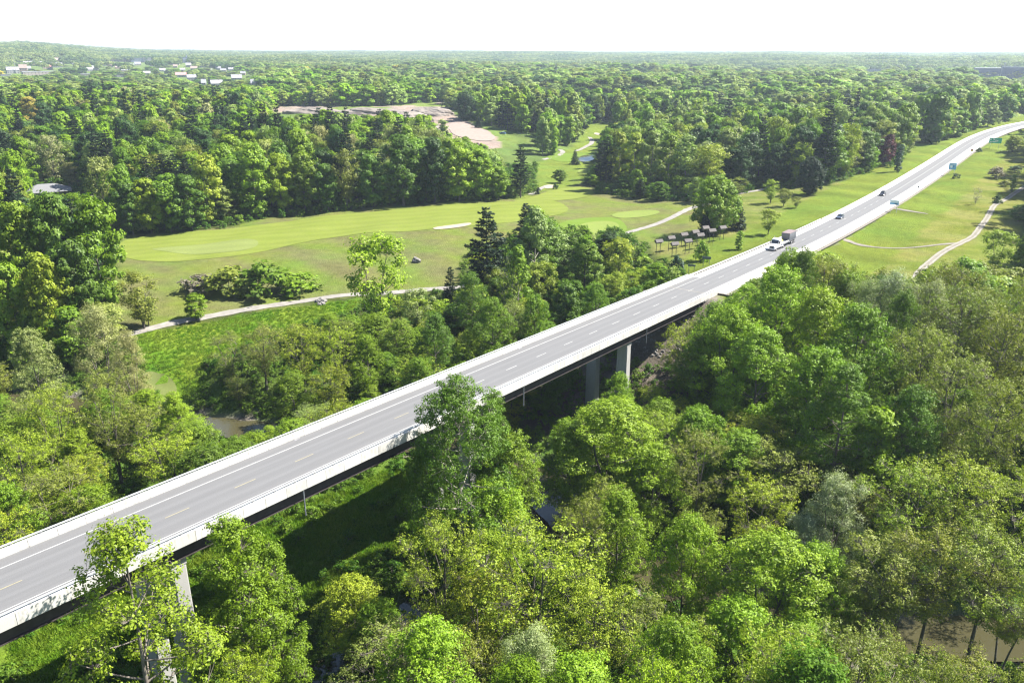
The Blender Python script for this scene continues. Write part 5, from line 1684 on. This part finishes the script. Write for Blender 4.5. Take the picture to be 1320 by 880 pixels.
# ---- undergrowth and grass
ul = []
for s_ in (81, 82, 83):
    tm, cm = broadleaf(s_, 1.8, 1.5, .1, 'dome', 6, 40, 420, .15, .35, .42, twig=False, stems=2, tr=.03)
    ul.append(joined("under_%d" % s_, [tm, cm]))
def blades(seed, n, h, w_, spread):
    r = np.random.default_rng(seed)
    a = r.uniform(0, 6.28, n); q = spread * r.random(n) ** .5
    b = np.c_[np.cos(a) * q, np.sin(a) * q, np.full(n, -.05)]
    t = r.uniform(0, 6.28, n); d = np.c_[np.cos(t), np.sin(t), np.zeros(n)]
    L = h * r.uniform(.6, 1.3, n)[:, None]; lean = r.normal(0, .35, (n, 2))
    top = b + np.c_[lean * L, L[:, 0]]
    V = np.stack([b - d * w_, b + d * w_, top + d * w_ * .25, top - d * w_ * .25], 1).reshape(-1, 3)
    return np_mesh("tuft", V, np.arange(4 * n).reshape(n, 4), M['leafi'], np.clip(r.normal(.5, .2, n), 0, 1))
ul += [blades(91, 40, .5, .05, .5), blades(92, 60, .32, .06, .7)]
source("cover_source", ul)
X, Y = grid_pts(48, 245, 2.5, 5)
m = ~in_open(X, Y, skip=('under',)) & in_frustum(X, Y, 220)
s, o = road_so(X, Y)
m &= ~((np.abs(o) < 12) & (s > BR1 - 24)) & (seg_dist(X, Y, RIVER) > 6.4)
un = pip(X, Y, OPW['under'])
m &= ~(un & (np.random.default_rng(4).random(len(X)) < .72))
X, Y = X[m], Y[m]; X2, Y2 = grid_pts(245, 480, 5.0, 6)
m = free(X2, Y2) & in_frustum(X2, Y2, 10); X2, Y2 = X2[m], Y2[m]
r = np.random.default_rng(17)
n1_, n2_ = len(X), len(X2); n = n1_ + n2_
XX = np.r_[X, X2]; YY = np.r_[Y, Y2]
sc1 = np.r_[r.uniform(.5, 1.35, n1_), r.uniform(1.2, 2.2, n2_)]
t = np.clip(.5 + .35 * wob(XX, YY, 30, 61) + r.normal(0, .25, n), 0, 1)[:, None]
c = np.array([.050, .120, .010]) * (1 - t) + np.array([.120, .190, .018]) * t
so_, oo_ = road_so(XX, YY)
hit = crown_hits(XX, YY, sc1 * 1.8, sc1 * 1.5, CLEAR[:1] + CLEAR[2:9]) & (oo_ < 0)
pth = pl([(150, 436), (178, 428), (230, 414), (300, 402), (370, 391), (415, 384), (470, 379), (540, 374), (600, 370)])
hit |= (seg_dist(XX, YY, pth) < 5.0)
k = ~hit
scatter("undergrowth", "cover_source", np.c_[XX, YY, gz(XX, YY) - .05][k], r.uniform(0, 6.28, n)[k], (np.ones((n, 3)) * sc1[:, None])[k], r.integers(0, 3, n)[k], c[k], "leafy undergrowth on the floor of the woods")
# grass
GXs = []; 
for key, st, hgt in (('under', .8, 1.2), ('meadow', 1.1, 1.0)):
    A = np.array(OPW[key]); x0, y0 = A.min(0); x1, y1 = A.max(0)
    gx_, gy_ = np.meshgrid(np.arange(x0, x1, st), np.arange(y0, y1, st))
    gx_ = (gx_ + r.uniform(-.5, .5, gx_.shape) * st).ravel(); gy_ = (gy_ + r.uniform(-.5, .5, gy_.shape) * st).ravel()
    m = pip(gx_, gy_, OPW[key])
    ss, oo = road_so(gx_, gy_); m &= ~((np.abs(oo) < 10.5) & (ss > BR1 - 12)) & (seg_dist(gx_, gy_, RIVER) > 8)
    m &= in_frustum(gx_, gy_, 10)
    GXs.append(np.c_[gx_[m], gy_[m], np.full(m.sum(), hgt * (1 if st < 2 else .8))])
GA = np.vstack(GXs)
# leave the tracks and the path free of tufts
trkp = [tuple(p) for p in tp]
m = seg_dist(GA[:, 0], GA[:, 1], trkp) > 2.2
m &= seg_dist(GA[:, 0], GA[:, 1], pl([(1060, 308), (1095, 309), (1120, 319), (1160, 321), (1200, 317), (1235, 314)])) > 2
m &= seg_dist(GA[:, 0], GA[:, 1], pl([(150, 436), (178, 428), (230, 414), (300, 402), (370, 391), (415, 384), (470, 379)])) > 1.8
m &= ~pip(GA[:, 0], GA[:, 1], wpoly([(172, 480), (198, 474), (220, 481), (233, 497), (228, 518), (206, 524), (188, 518)]))
GA = GA[m]; n = len(GA)
t = np.clip(.5 + .4 * wob(GA[:, 0], GA[:, 1], 14, 71) + r.normal(0, .2, n), 0, 1)[:, None]
c = np.array([.085, .175, .010]) * (1 - t) + np.array([.150, .205, .022]) * t
scatter("grass", "cover_source", np.c_[GA[:, 0], GA[:, 1], gz(GA[:, 0], GA[:, 1])], r.uniform(0, 6.28, n), np.ones((n, 3)) * (GA[:, 2] * r.uniform(.6, 1.3, n))[:, None], r.integers(3, 5, n), c, "rough grass of the meadows and the bridge clearing")
print('grass', n, flush=True)

# ------------------------------------------------------------------ town
WALL = {'w': paint("white_wall", (.27, .27, .265), .8), 'tan': paint("tan_wall", (.34, .29, .25), .8), 'brown': paint("brown_wall", (.30, .23, .19), .8), 'blue': paint("grey_blue_wall", (.22, .25, .32), .7), 'navy': paint("navy_wall", (.045, .06, .13), .5)}
ROOF = {'grey': paint("grey_roof", (.24, .24, .26), .7), 'white': paint("white_roof", (.30, .30, .31), .7), 'brown': paint("brown_roof", (.28, .21, .18), .8), 'red': paint("red_roof", (.46, .20, .19), .8), 'blue': paint("dark_blue_roof", (.08, .10, .17), .7), 'navy': paint("navy_roof", (.07, .09, .15), .6)}
for name, px, py, wpx, hpx, kind, wl, rf, label in BLD:
    x, y, z = at(px, py)
    d = math.hypot(x, y)
    W = wpx / FPX * d * .82; H = hpx / FPX * d * (1.35 if wl == 'navy' else .85)
    D_ = min(max(8, W * .7), 34)
    e = empty(name, (x, y + D_ / 2, z - .5), -math.atan2(x, y) + .12 * math.sin(px), label, {'apartment_block': 'apartment block'}.get(name, name))
    wh = H * (.92 if kind == 'flat' else .58)
    MB().box(-W / 2, W / 2, -D_ / 2, D_ / 2, -3, wh).build("wall", WALL[wl], e)
    if kind == 'flat':
        MB().box(-W / 2 - .3, W / 2 + .3, -D_ / 2 - .3, D_ / 2 + .3, wh + .003, H).build("roof", ROOF[rf], e)
    else:
        mb = MB()
        a, b = W / 2 + .4, D_ / 2 + .4
        rise = H * 1.15
        mb.v = [(-a, -b, wh), (a, -b, wh), (a, b, wh), (-a, b, wh), (-a, 0, rise), (a, 0, rise)]
        mb.f = [(0, 1, 5, 4), (2, 3, 4, 5), (0, 4, 3), (1, 2, 5), (0, 3, 2, 1)]
        rf_ = mb.build("roof", ROOF[rf], e)
        MB().box(W * .2, W * .2 + 1.0, -.5, .5, rise - 1.2, rise + .9).build("chimney", WALL['brown'], rf_)
    nw = int(min(10, max(2, W // 4)))
    for rw in range(1 if wh < 6 else 2):
        for k in range(nw):
            cx = -W / 2 + W * (k + .5) / nw
            zz = 1.2 + rw * wh * .5
            MB().box(cx - .7, cx + .7, -D_ / 2 - .06, -D_ / 2 - .003, zz, zz + min(1.5, wh * .3)).build("window", M['glass'], e)
    if name == 'factory' and px == 240:
        MB().box(-1.5, 1.5, -2, 2, H + .003, H * 1.45).build("tower", WALL[wl], e)
for px, py, hp, lab in ((21, 95, 18, "thin pale chimney stack in the town, far left"), (1131, 92, 22, "left one of two thin white masts near the right horizon"), (1136, 92, 22, "right one of two thin white masts near the right horizon"), (1284, 111, 12, "short white post before the dark blue halls"), (1292, 100, 15, "pale broad tower between the dark blue halls")):
    x, y, z = at(px, py); d = math.hypot(x, y)
    mb = MB(); rw = (1.9 if px == 1292 else .55)
    mb.tube((0, 0, -2), (0, 0, hp / FPX * d * .9), rw, rw * .75, 8)
    mb.tube((0, 0, hp / FPX * d * .9 + .003), (0, 0, hp / FPX * d), rw * 1.15, rw * 1.0, 8)
    mb.build("mast" if px != 21 else "chimney_stack", WALL['w'], None, loc=(x, y, z), label=lab, category="mast" if px != 21 else "chimney")

# clubhouse, fence, spoil heap, rocks
x, y, z = at(62, 252)
d = math.hypot(x, y)
e = empty("clubhouse", (x, y, z), -math.atan2(x, y), "low clubhouse with a wide shallow grey roof among the trees, left", "clubhouse")
MB().box(-9, 9, -6, 6, -1, 2.6).build("wall", WALL['tan'], e)
mb = MB(); mb.v = [(-10.5, -7.5, 2.5), (10.5, -7.5, 2.5), (10.5, 7.5, 2.5), (-10.5, 7.5, 2.5), (-3.5, 0, 5.6), (3.5, 0, 5.6)]; mb.f = [(0, 1, 5, 4), (1, 2, 5), (2, 3, 4, 5), (3, 0, 4), (0, 3, 2, 1)]
mb.build("roof", paint("pale_grey_roof", (.15, .15, .155), .8), e)
for k in range(5): MB().box(-7.5 + k * 3.4, -6 + k * 3.4, -6.06, -6.003, .9, 2.1).build("window", M['glass'], e)
p0 = at(118, 256); p1 = at(168, 248)
e = empty("fence", (p0[0], p0[1], p0[2]), math.atan2(p1[1] - p0[1], p1[0] - p0[0]), "long pale board fence before the dark wood, left", "fence")
L = math.hypot(p1[0] - p0[0], p1[1] - p0[1])
k = 0
while k * 2.4 < L:
    MB().box(k * 2.4 - .08, k * 2.4 + .08, -.08, .08, -.6, 1.5).build("post", M['wood'], e)
    for q in range(3): MB().box(k * 2.4 + .09, min(L, k * 2.4 + 2.3), -.03, .03, .35 + q * .42, .55 + q * .42).build("board", M['pathm'], e)
    k += 1

def lump(name, mat, sx, sy, sz, seed, seg=14, rough=.22, parent=None, loc=(0, 0, 0), rz=0, **pr):
    r = np.random.default_rng(seed)
    V = []; F = []
    nr = seg // 2
    for i in range(nr + 1):
        ph = math.pi * .5 * (1 - i / nr) if False else math.pi * i / nr
        for j in range(seg):
            th = 2 * math.pi * j / seg
            v = np.array([math.sin(ph) * math.cos(th), math.sin(ph) * math.sin(th), math.cos(ph)])
            k = 1 + rough * (math.sin(3 * v[0] + seed) * math.cos(4 * v[1] + seed * 1.7) + .6 * math.sin(7 * v[2] + 5 * v[0] + seed)) + r.uniform(-.05, .05)
            V.append((v[0] * k * sx, v[1] * k * sy, v[2] * k * sz))
    for i in range(nr):
        for j in range(seg):
            a = i * seg + j; b = i * seg + (j + 1) % seg
            F.append((a, a + seg, b + seg, b))
    mb = MB(); mb.v = V; mb.f = F
    return mb.build(name, mat, parent, loc=loc, rz=rz, **pr)
x, y, z = at(537, 338)
lump("boulder", M['rock'], 1.5, 1.2, 1.1, 3, loc=(x, y, z + .5), label="single grey boulder alone on the rough beside the fairway", category="boulder")
for i, (px, py, s_) in enumerate(((410, 389, .8), (414, 388, 1.1), (418, 389, .9), (416, 392, .8), (412, 393, .7))):
    x, y, z = at(px, py)
    lump("rock", M['rock'], s_ * 1.1, s_, s_ * .7, 20 + i, 10, loc=(x, y, z + .2), group="grey rocks heaped against the path's near side", category="rock",
         label=["leftmost grey rock of the heap beside the path", "biggest grey rock of the heap beside the path", "right-hand grey rock of the heap beside the path", "lowest right grey rock of the heap beside the path", "small front grey rock of the heap beside the path"][i])
heapm = plain("spoil_earth", (.17, .145, .125), .95, .3, .12, bump=.5)
for i, (px, py, sx, sy, sz, lab) in enumerate(((556, 148, 21, 13, 6.5, "tall grey-brown spoil heap behind the sand pit"), (520, 150, 20, 11, 4.2, "lower left shoulder of the grey-brown spoil ground"), (405, 146, 30, 9, 5.0, "farthest left bank of bare earth before the dark tree belt"), (480, 147, 34, 10, 5.5, "long low bank of bare earth left of the spoil heap"), (562, 166, 12, 8, 3.2, "small brown earth pile in front of the tall spoil heap"))):
    x, y, z = at(px, py)
    lump("spoil_heap", heapm, sx, sy, sz, 31 + i, 40, .10, loc=(x, y, z - .4), label=lab, category="earth heap")

# riprap under the bridge end and gravel bars at the river: loose stone nobody could count
rr = np.random.default_rng(44)
mb = MB()
def pebble(x, y, z, s):
    b = len(mb.v)
    P = [(rr.uniform(.7, 1.2) * math.cos(a) * s, rr.uniform(.7, 1.2) * math.sin(a) * s) for a in np.arange(5) * 1.257]
    mb.v += [(x + p[0], y + p[1], z - s * .4) for p in P] + [(x + p[0] * .6, y + p[1] * .6, z + s * rr.uniform(.3, .6)) for p in P]
    mb.f += [(b + 9, b + 8, b + 7, b + 6, b + 5)[::-1]] + [(b + i, b + (i + 1) % 5, b + 5 + (i + 1) % 5, b + 5 + i) for i in range(5)]
for k in range(500):
    s_ = rr.uniform(134, BR1 - 4); o_ = rr.uniform(-14, 13)
    x, y, _ = road(s_, o_); pebble(x, y, float(gz(x, y)), rr.uniform(.2, .55))
mb.build("riprap", M['rock'], None, kind='stuff', label="broken stone covering the slope under the bridge end")
mb = MB()
for k in range(700):
    i = rr.integers(0, len(RIVER) - 1); t = rr.random()
    x = RIVER[i][0] * (1 - t) + RIVER[i + 1][0] * t + rr.uniform(-9, 9); y = RIVER[i][1] * (1 - t) + RIVER[i + 1][1] * t + rr.uniform(-9, 9)
    if seg_dist(np.array([x]), np.array([y]), RIVER)[0] > 6.0: pebble(x, y, float(gz(x, y)), rr.uniform(.12, .38))
mb.build("river_stones", M['rock'], None, kind='stuff', label="stones along the river banks")

# ------------------------------------------------------------------ birdhouses on posts
BH = [(848.2, 313.6, 15.0, "leftmost of the roofed birdhouses on twin posts"), (864, 308, 16, "birdhouse second from the left, back row"), (868.6, 315.5, 17, "lowest birdhouse, third from the left, nearest the road"),
      (880.5, 302.7, 17, "birdhouse on tall posts at the edge of the tree shadow"), (885.5, 310.5, 18, "birdhouse in the middle of the front row"), (895, 297.3, 19, "tallest birdhouse standing in the tree shadow"),
      (901.4, 304.5, 16, "birdhouse above the bright bush by the sign"), (908, 292.7, 18, "rearmost birdhouse in the dark shade of the maple"), (916.4, 299.5, 15, "birdhouse second from the right"), (930, 294.5, 16, "rightmost birdhouse of the roofed group")]
def birdhouse():
    e = empty("birdhouse", (0, 0, 0), 0, "x", "birdhouse", "roofed birdhouses on twin posts on the roadside slope")
    H = 3.55
    MB().box(-1.05, 1.05, -.45, .45, H, H + .45).build("box", M['wood'], e)
    mb = MB(); a = 1.35; b = .85; z0 = H + .42; z1 = H + 1.25
    mb.v = [(-a, -b, z0), (a, -b, z0), (a, 0, z1), (-a, 0, z1), (-a, b, z0), (a, b, z0), (-a, -b, z0 + .08), (a, -b, z0 + .08), (a, 0, z1 + .09), (-a, 0, z1 + .09), (-a, b, z0 + .08), (a, b, z0 + .08)]
    mb.f = [(6, 7, 8, 9), (9, 8, 11, 10), (0, 3, 2, 1), (3, 4, 5, 2), (0, 1, 7, 6), (4, 10, 11, 5), (0, 6, 9, 3), (3, 9, 10, 4), (1, 2, 8, 7), (2, 5, 11, 8)]
    mb.build("roof", M['roofwood'], e)
    for sx in (-1, 1):
        mb = MB(); mb.v = [(sx * 1.2, -.6, z0 + .02), (sx * 1.2, .6, z0 + .02), (sx * 1.2, 0, z1 - .02), (sx * 1.06, -.6, z0 + .02), (sx * 1.06, .6, z0 + .02), (sx * 1.06, 0, z1 - .02)]
        mb.f = [(0, 1, 2), (5, 4, 3), (0, 2, 5, 3), (1, 4, 5, 2), (0, 3, 4, 1)]
        mb.build("gable", M['bark'], e)
        MB().tube((sx * .75, 0, -.6), (sx * .75, 0, H - .003), .10, .09, 6).build("post", M['bark'], e)
    return e
def copy_tree(o, parent=None):
    c = o.copy(); COL.objects.link(c)
    if parent: c.parent = parent
    for ch in o.children: copy_tree(ch, c)
    return c
b0 = birdhouse()
for i, (px, py, dh, lab) in enumerate(BH):
    x, y, z = at(px, py + dh * .92)
    o = b0 if i == 0 else copy_tree(b0)
    o.location = (x, y, z); o.rotation_euler = (0, 0, .42 + .05 * math.sin(i * 3)); o['label'] = lab

# ------------------------------------------------------------------ signs
def sign(px, py, W, H, clear, face, lab, posts=2, rz=-.64, prints=(), name="road_sign", back='signback', toward=True):
    x, y, z = at(px, py)
    e = empty(name, (x, y, z), rz, lab, "road sign")
    MB().box(-W / 2, W / 2, -.04, .04, clear, clear + H).build("panel", M[face], e)
    pn = e.children[0]
    MB().box(-W / 2 + .05, W / 2 - .05, .043, .055, clear + .05, clear + H - .05).build("panel_back", M['rail'], e)
    for (a, b, c, d_, m) in prints:
        MB().box(-W / 2 + a * W, -W / 2 + b * W, -.052, -.043, clear + c * H, clear + d_ * H).build("print", M[m], pn)
    for k in range(posts):
        xx = 0 if posts == 1 else (-W * .34 if k == 0 else W * .34)
        MB().box(xx - .07, xx + .07, .06, .2, -.8, clear + H * .95).build("post", M['rail'] if face != 'signback' else M['boxside'], e)
    return e
M['paleblue'] = paint("pale_blue_print", (.52, .64, .70), .5)
M['midblue'] = paint("deep_blue_print", (.06, .16, .36), .5)
sign(1151, 274, 3.2, 1.75, 2.9, 'paleblue', "wide pale blue sign on two posts beside the right shoulder", prints=[(.02, .98, .05, .42, 'signblue'), (.55, .85, .08, .4, 'midblue'), (.05, .5, .55, .62, 'signwhite'), (.05, .8, .75, .83, 'signwhite')])
sign(1226, 225, 3.2, 3.1, 2.3, 'signblue', "square blue sign right of the road, half way up", prints=[(.2, .5, .25, .6, 'signwhite'), (.15, .85, .72, .84, 'paleblue'), (.6, .75, .3, .6, 'midblue')])
g_ = [(.06, .2, .55, .75, 'signwhite'), (.30, .34, .6, .84, 'signwhite'), (.36, .46, .6, .84, 'signwhite'), (.50, .60, .45, .62, 'signwhite'), (.64, .72, .3, .6, 'signwhite'), (.28, .62, .2, .36, 'signwhite'), (.1, .24, .16, .3, 'signwhite')]
sign(1281, 192, 6.4, 3.0, 3.2, 'signgreen', "wide green road sign with pale lettering far up on the right", prints=g_)
sign(910, 343, 2.5, .75, 2.1, 'signback', "larger of two dark sign backs left of the road", rz=-.30)
sign(891, 351, 2.1, .55, 1.7, 'signback', "smaller dark sign back nearest the bridge end, left", rz=-.30)
sign(1183, 247, .8, .9, 1.6, 'signback', "small dark marker sign on one post on the right shoulder", posts=1)
sign(1252, 199, 1.5, 1.5, 1.5, 'signred', "small reddish-brown sign on one post far along the right shoulder", posts=1, prints=[(.2, .8, .2, .45, 'yellowgear')])
x, y, z = at(484, 262)

# ------------------------------------------------------------------ vehicles
def on_road(px, o):
    S = np.arange(120, 500, .5)
    P = road(S, o)
    X, Y, _ = project(*P)
    return float(np.interp(px, X, S))
def wheel(parent, x, y, r=.5, wd=.3, two=False):
    w_ = MB().tube((x - wd / 2, y, r), (x + wd / 2, y, r), r, r, 14).build("wheel", M['tyre'], parent)
    s = 1 if x > 0 else -1
    MB().tube((x + s * (wd / 2 + .003), y, r), (x + s * (wd / 2 + .03), y, r), r * .5, r * .45, 10).build("rim", M['chrome'], w_)

def car(px, o, mat, lab, suv=False):
    s = on_road(px, o)
    p = road(s, o, .02)
    a = float(np.interp(s, RS, _hd))
    e = empty("car", tuple(p), -a + math.pi, lab, "car")
    h = .95 if suv else .82; top = 1.75 if suv else 1.45
    def sec(y, w_, z0, z1): return [(-w_, y, z0), (w_, y, z0), (w_, y, z1), (-w_, y, z1)]
    mb = MB()
    S_ = [(-2.35, .82, .45, h * .92), (-2.2, .92, .28, h), (-.9, .94, .25, h + .04), (.9, .94, .25, h + .02), (1.9, .9, .28, h - .08), (2.3, .8, .38, h - .22)]
    for q in S_: mb.v += sec(*q)
    for i in range(len(S_) - 1):
        b = i * 4
        mb.f += [(b + k, b + (k + 1) % 4, b + 4 + (k + 1) % 4, b + 4 + k) for k in range(4)]
    mb.f += [(0, 1, 2, 3)[::-1], tuple(len(mb.v) - 4 + k for k in range(4))]
    mb.build("body", mat, e, bevel=.06)
    g = (-2.1 if suv else -1.75)
    mb = MB(); mb.hexa([(-.84, g, h + .02), (.84, g, h + .02), (.84, 1.15, h + .0), (-.84, 1.15, h + .0)], [(-.68, g + .35, top - .05), (.68, g + .35, top - .05), (.66, .35, top - .05), (-.66, .35, top - .05)])
    mb.build("windows", M['glass'], e)
    MB().hexa([(-.69, g + .33, top - .049), (.69, g + .33, top - .049), (.67, .38, top - .049), (-.67, .38, top - .049)], [(-.62, g + .45, top + .03), (.62, g + .45, top + .03), (.6, .25, top + .03), (-.6, .25, top + .03)]).build("roof", mat, e)
    MB().box(-.6, .6, 2.27, 2.33, .42, .58).build("grille", M['tyre'], e)
    for sx in (-1, 1):
        MB().box(sx * .72 - .13, sx * .72 + .13, 2.2, 2.29, .6, .72).build("headlight", M['chrome'], e)
        MB().box(sx * 1.0 - .09, sx * 1.0 + .09, .8, .95, h + .05, h + .17).build("mirror", mat, e)
        for yy in (-1.4, 1.45): wheel(e, sx * .84, yy, .34, .22)
    MB().box(-.25, .25, 2.34, 2.36, .32, .42).build("number_plate", M['cabwhite'], e)
    return e
car(1082.5, 1.9, M['blueGrey'], "blue-grey car driving towards the camera behind the truck")
car(1137.5, 1.9, M['suvgrey'], "dark car with pale side, farther up the road than the blue-grey one", True)
x, y, z = at(648, 173)
e2 = car(1100, 1.9, M['midblue'], "blue car parked on the grass right of the sand pit")
e2.location = (x, y, z + .1); e2.rotation_euler = (0, 0, 1.2)

s = on_road(1007, 1.9)
p = road(s, 1.9, .02); a = float(np.interp(s, RS, _hd))
t = empty("truck", tuple(p), -a + math.pi, "white-cab truck with low flat deck and grey box at the back, by the guardrail", "truck")
MB().hexa([(-1.05, 6.1, .75), (1.05, 6.1, .75), (1.0, 8.1, .7), (-1.0, 8.1, .7)], [(-1.0, 6.1, 2.0), (1.0, 6.1, 2.0), (.8, 8.0, 1.6), (-.8, 8.0, 1.6)]).build("bonnet", M['cabwhite'], t, bevel=.08)
cb_ = MB().hexa([(-1.2, 3.9, .8), (1.2, 3.9, .8), (1.2, 6.09, .8), (-1.2, 6.09, .8)], [(-1.15, 3.9, 3.25), (1.15, 3.9, 3.25), (1.1, 5.5, 3.2), (-1.1, 5.5, 3.2)]).build("cab", M['cabwhite'], t, bevel=.08)
MB().hexa([(-1.0, 6.02, 2.1), (1.0, 6.02, 2.1), (1.0, 6.09, 2.1), (-1.0, 6.09, 2.1)], [(-.98, 5.66, 2.95), (.98, 5.66, 2.95), (.98, 5.75, 2.95), (-.98, 5.75, 2.95)]).build("windscreen", M['glass'], cb_)
for sx in (-1, 1):
    MB().box(sx * 1.2 - .03, sx * 1.2 + .03, 4.5, 5.5, 2.05, 2.8).build("side_window", M['glass'], cb_)
    MB().box(sx * 1.38 - .08, sx * 1.38 + .08, 5.7, 5.85, 1.9, 2.7).build("mirror", M['tyre'], t)
    MB().tube((sx * 1.05, 3.75, .9), (sx * 1.05, 3.75, 3.7), .09, n=8).build("exhaust_stack", M['chrome'], t)
    MB().tube((sx * 1.0, 2.2, .85), (sx * 1.0, 3.7, .85), .33, n=10).build("fuel_tank", M['chrome'], t)
    MB().box(sx * .82 - .15, sx * .82 + .15, 8.0, 8.12, 1.0, 1.25).build("headlight", M['chrome'], t)
    for yy in (7.2, -5.4, -6.7, -8.0, 1.4): wheel(t, sx * 1.05, yy)
MB().box(-.55, .55, 8.05, 8.12, .95, 1.5).build("grille", M['tyre'], t)
MB().box(-1.15, 1.15, 8.13, 8.3, .5, .8).build("bumper", M['chrome'], t)
MB().box(-.45, .45, -8.6, 6.0, .72, .98).build("chassis", M['tyre'], t)
MB().box(-1.22, 1.22, -2.6, 3.2, 1.0, 1.45).build("deck", M['boxside'], t)
MB().box(-1.25, -1.05, -2.6, 3.2, 1.453, 1.62).build("side_rail", M['cabwhite'], t)
MB().box(1.05, 1.25, -2.6, 3.2, 1.453, 1.62).build("side_rail", M['cabwhite'], t)
MB().hexa([(.1, -1.6, 1.455), (1.0, -1.6, 1.455), (1.0, 2.0, 1.455), (.1, 2.0, 1.455)], [(.3, -1.3, 1.9), (.85, -1.3, 1.9), (.85, 1.6, 1.75), (.3, 1.6, 1.75)]).build("yellow_load", M['yellowgear'], t)
bx = MB().hexa([(-1.2, -8.7, 1.15), (1.2, -8.7, 1.15), (1.2, -3.0, 1.15), (-1.2, -3.0, 1.15)], [(-1.28, -8.9, 3.55), (1.28, -8.9, 3.55), (1.28, -2.8, 3.55), (-1.28, -2.8, 3.55)]).build("box_body", M['boxside'], t)
MB().hexa([(-1.19, -2.99, 1.2), (1.19, -2.99, 1.2), (1.19, -2.9, 1.2), (-1.19, -2.9, 1.2)], [(-1.25, -2.79, 3.5), (1.25, -2.79, 3.5), (1.25, -2.72, 3.5), (-1.25, -2.72, 3.5)]).build("front_wall", M['boxgrey'], bx)
for k in range(7): MB().box(-1.33, -1.24, -8.5 + k * .9, -8.35 + k * .9, 1.3, 3.5).build("rib", M['boxside'], bx)
MB().box(-1.3, 1.3, -8.92, -2.75, 3.553, 3.66).build("top_cover", M['redtop'], bx)

# ------------------------------------------------------------------ haze
mb = MB().box(-9400, 9400, -560, 9600, -8, 132)
hz = mb.build("haze", None, None, kind='stuff')
m = bpy.data.materials.new("haze_air"); m.use_nodes = True
n = m.node_tree; n.nodes.clear()
out = n.nodes.new("ShaderNodeOutputMaterial"); pv = n.nodes.new("ShaderNodeVolumePrincipled")
pv.inputs['Color'].default_value = (.72, .84, 1.0, 1)
pv.inputs['Density'].default_value = 1.0e-4
pv.inputs['Anisotropy'].default_value = .3
n.links.new(pv.outputs[0], out.inputs['Volume'])
hz.data.materials.append(m)
print('done, trees', NT, 'objects', len(bpy.data.objects), flush=True)
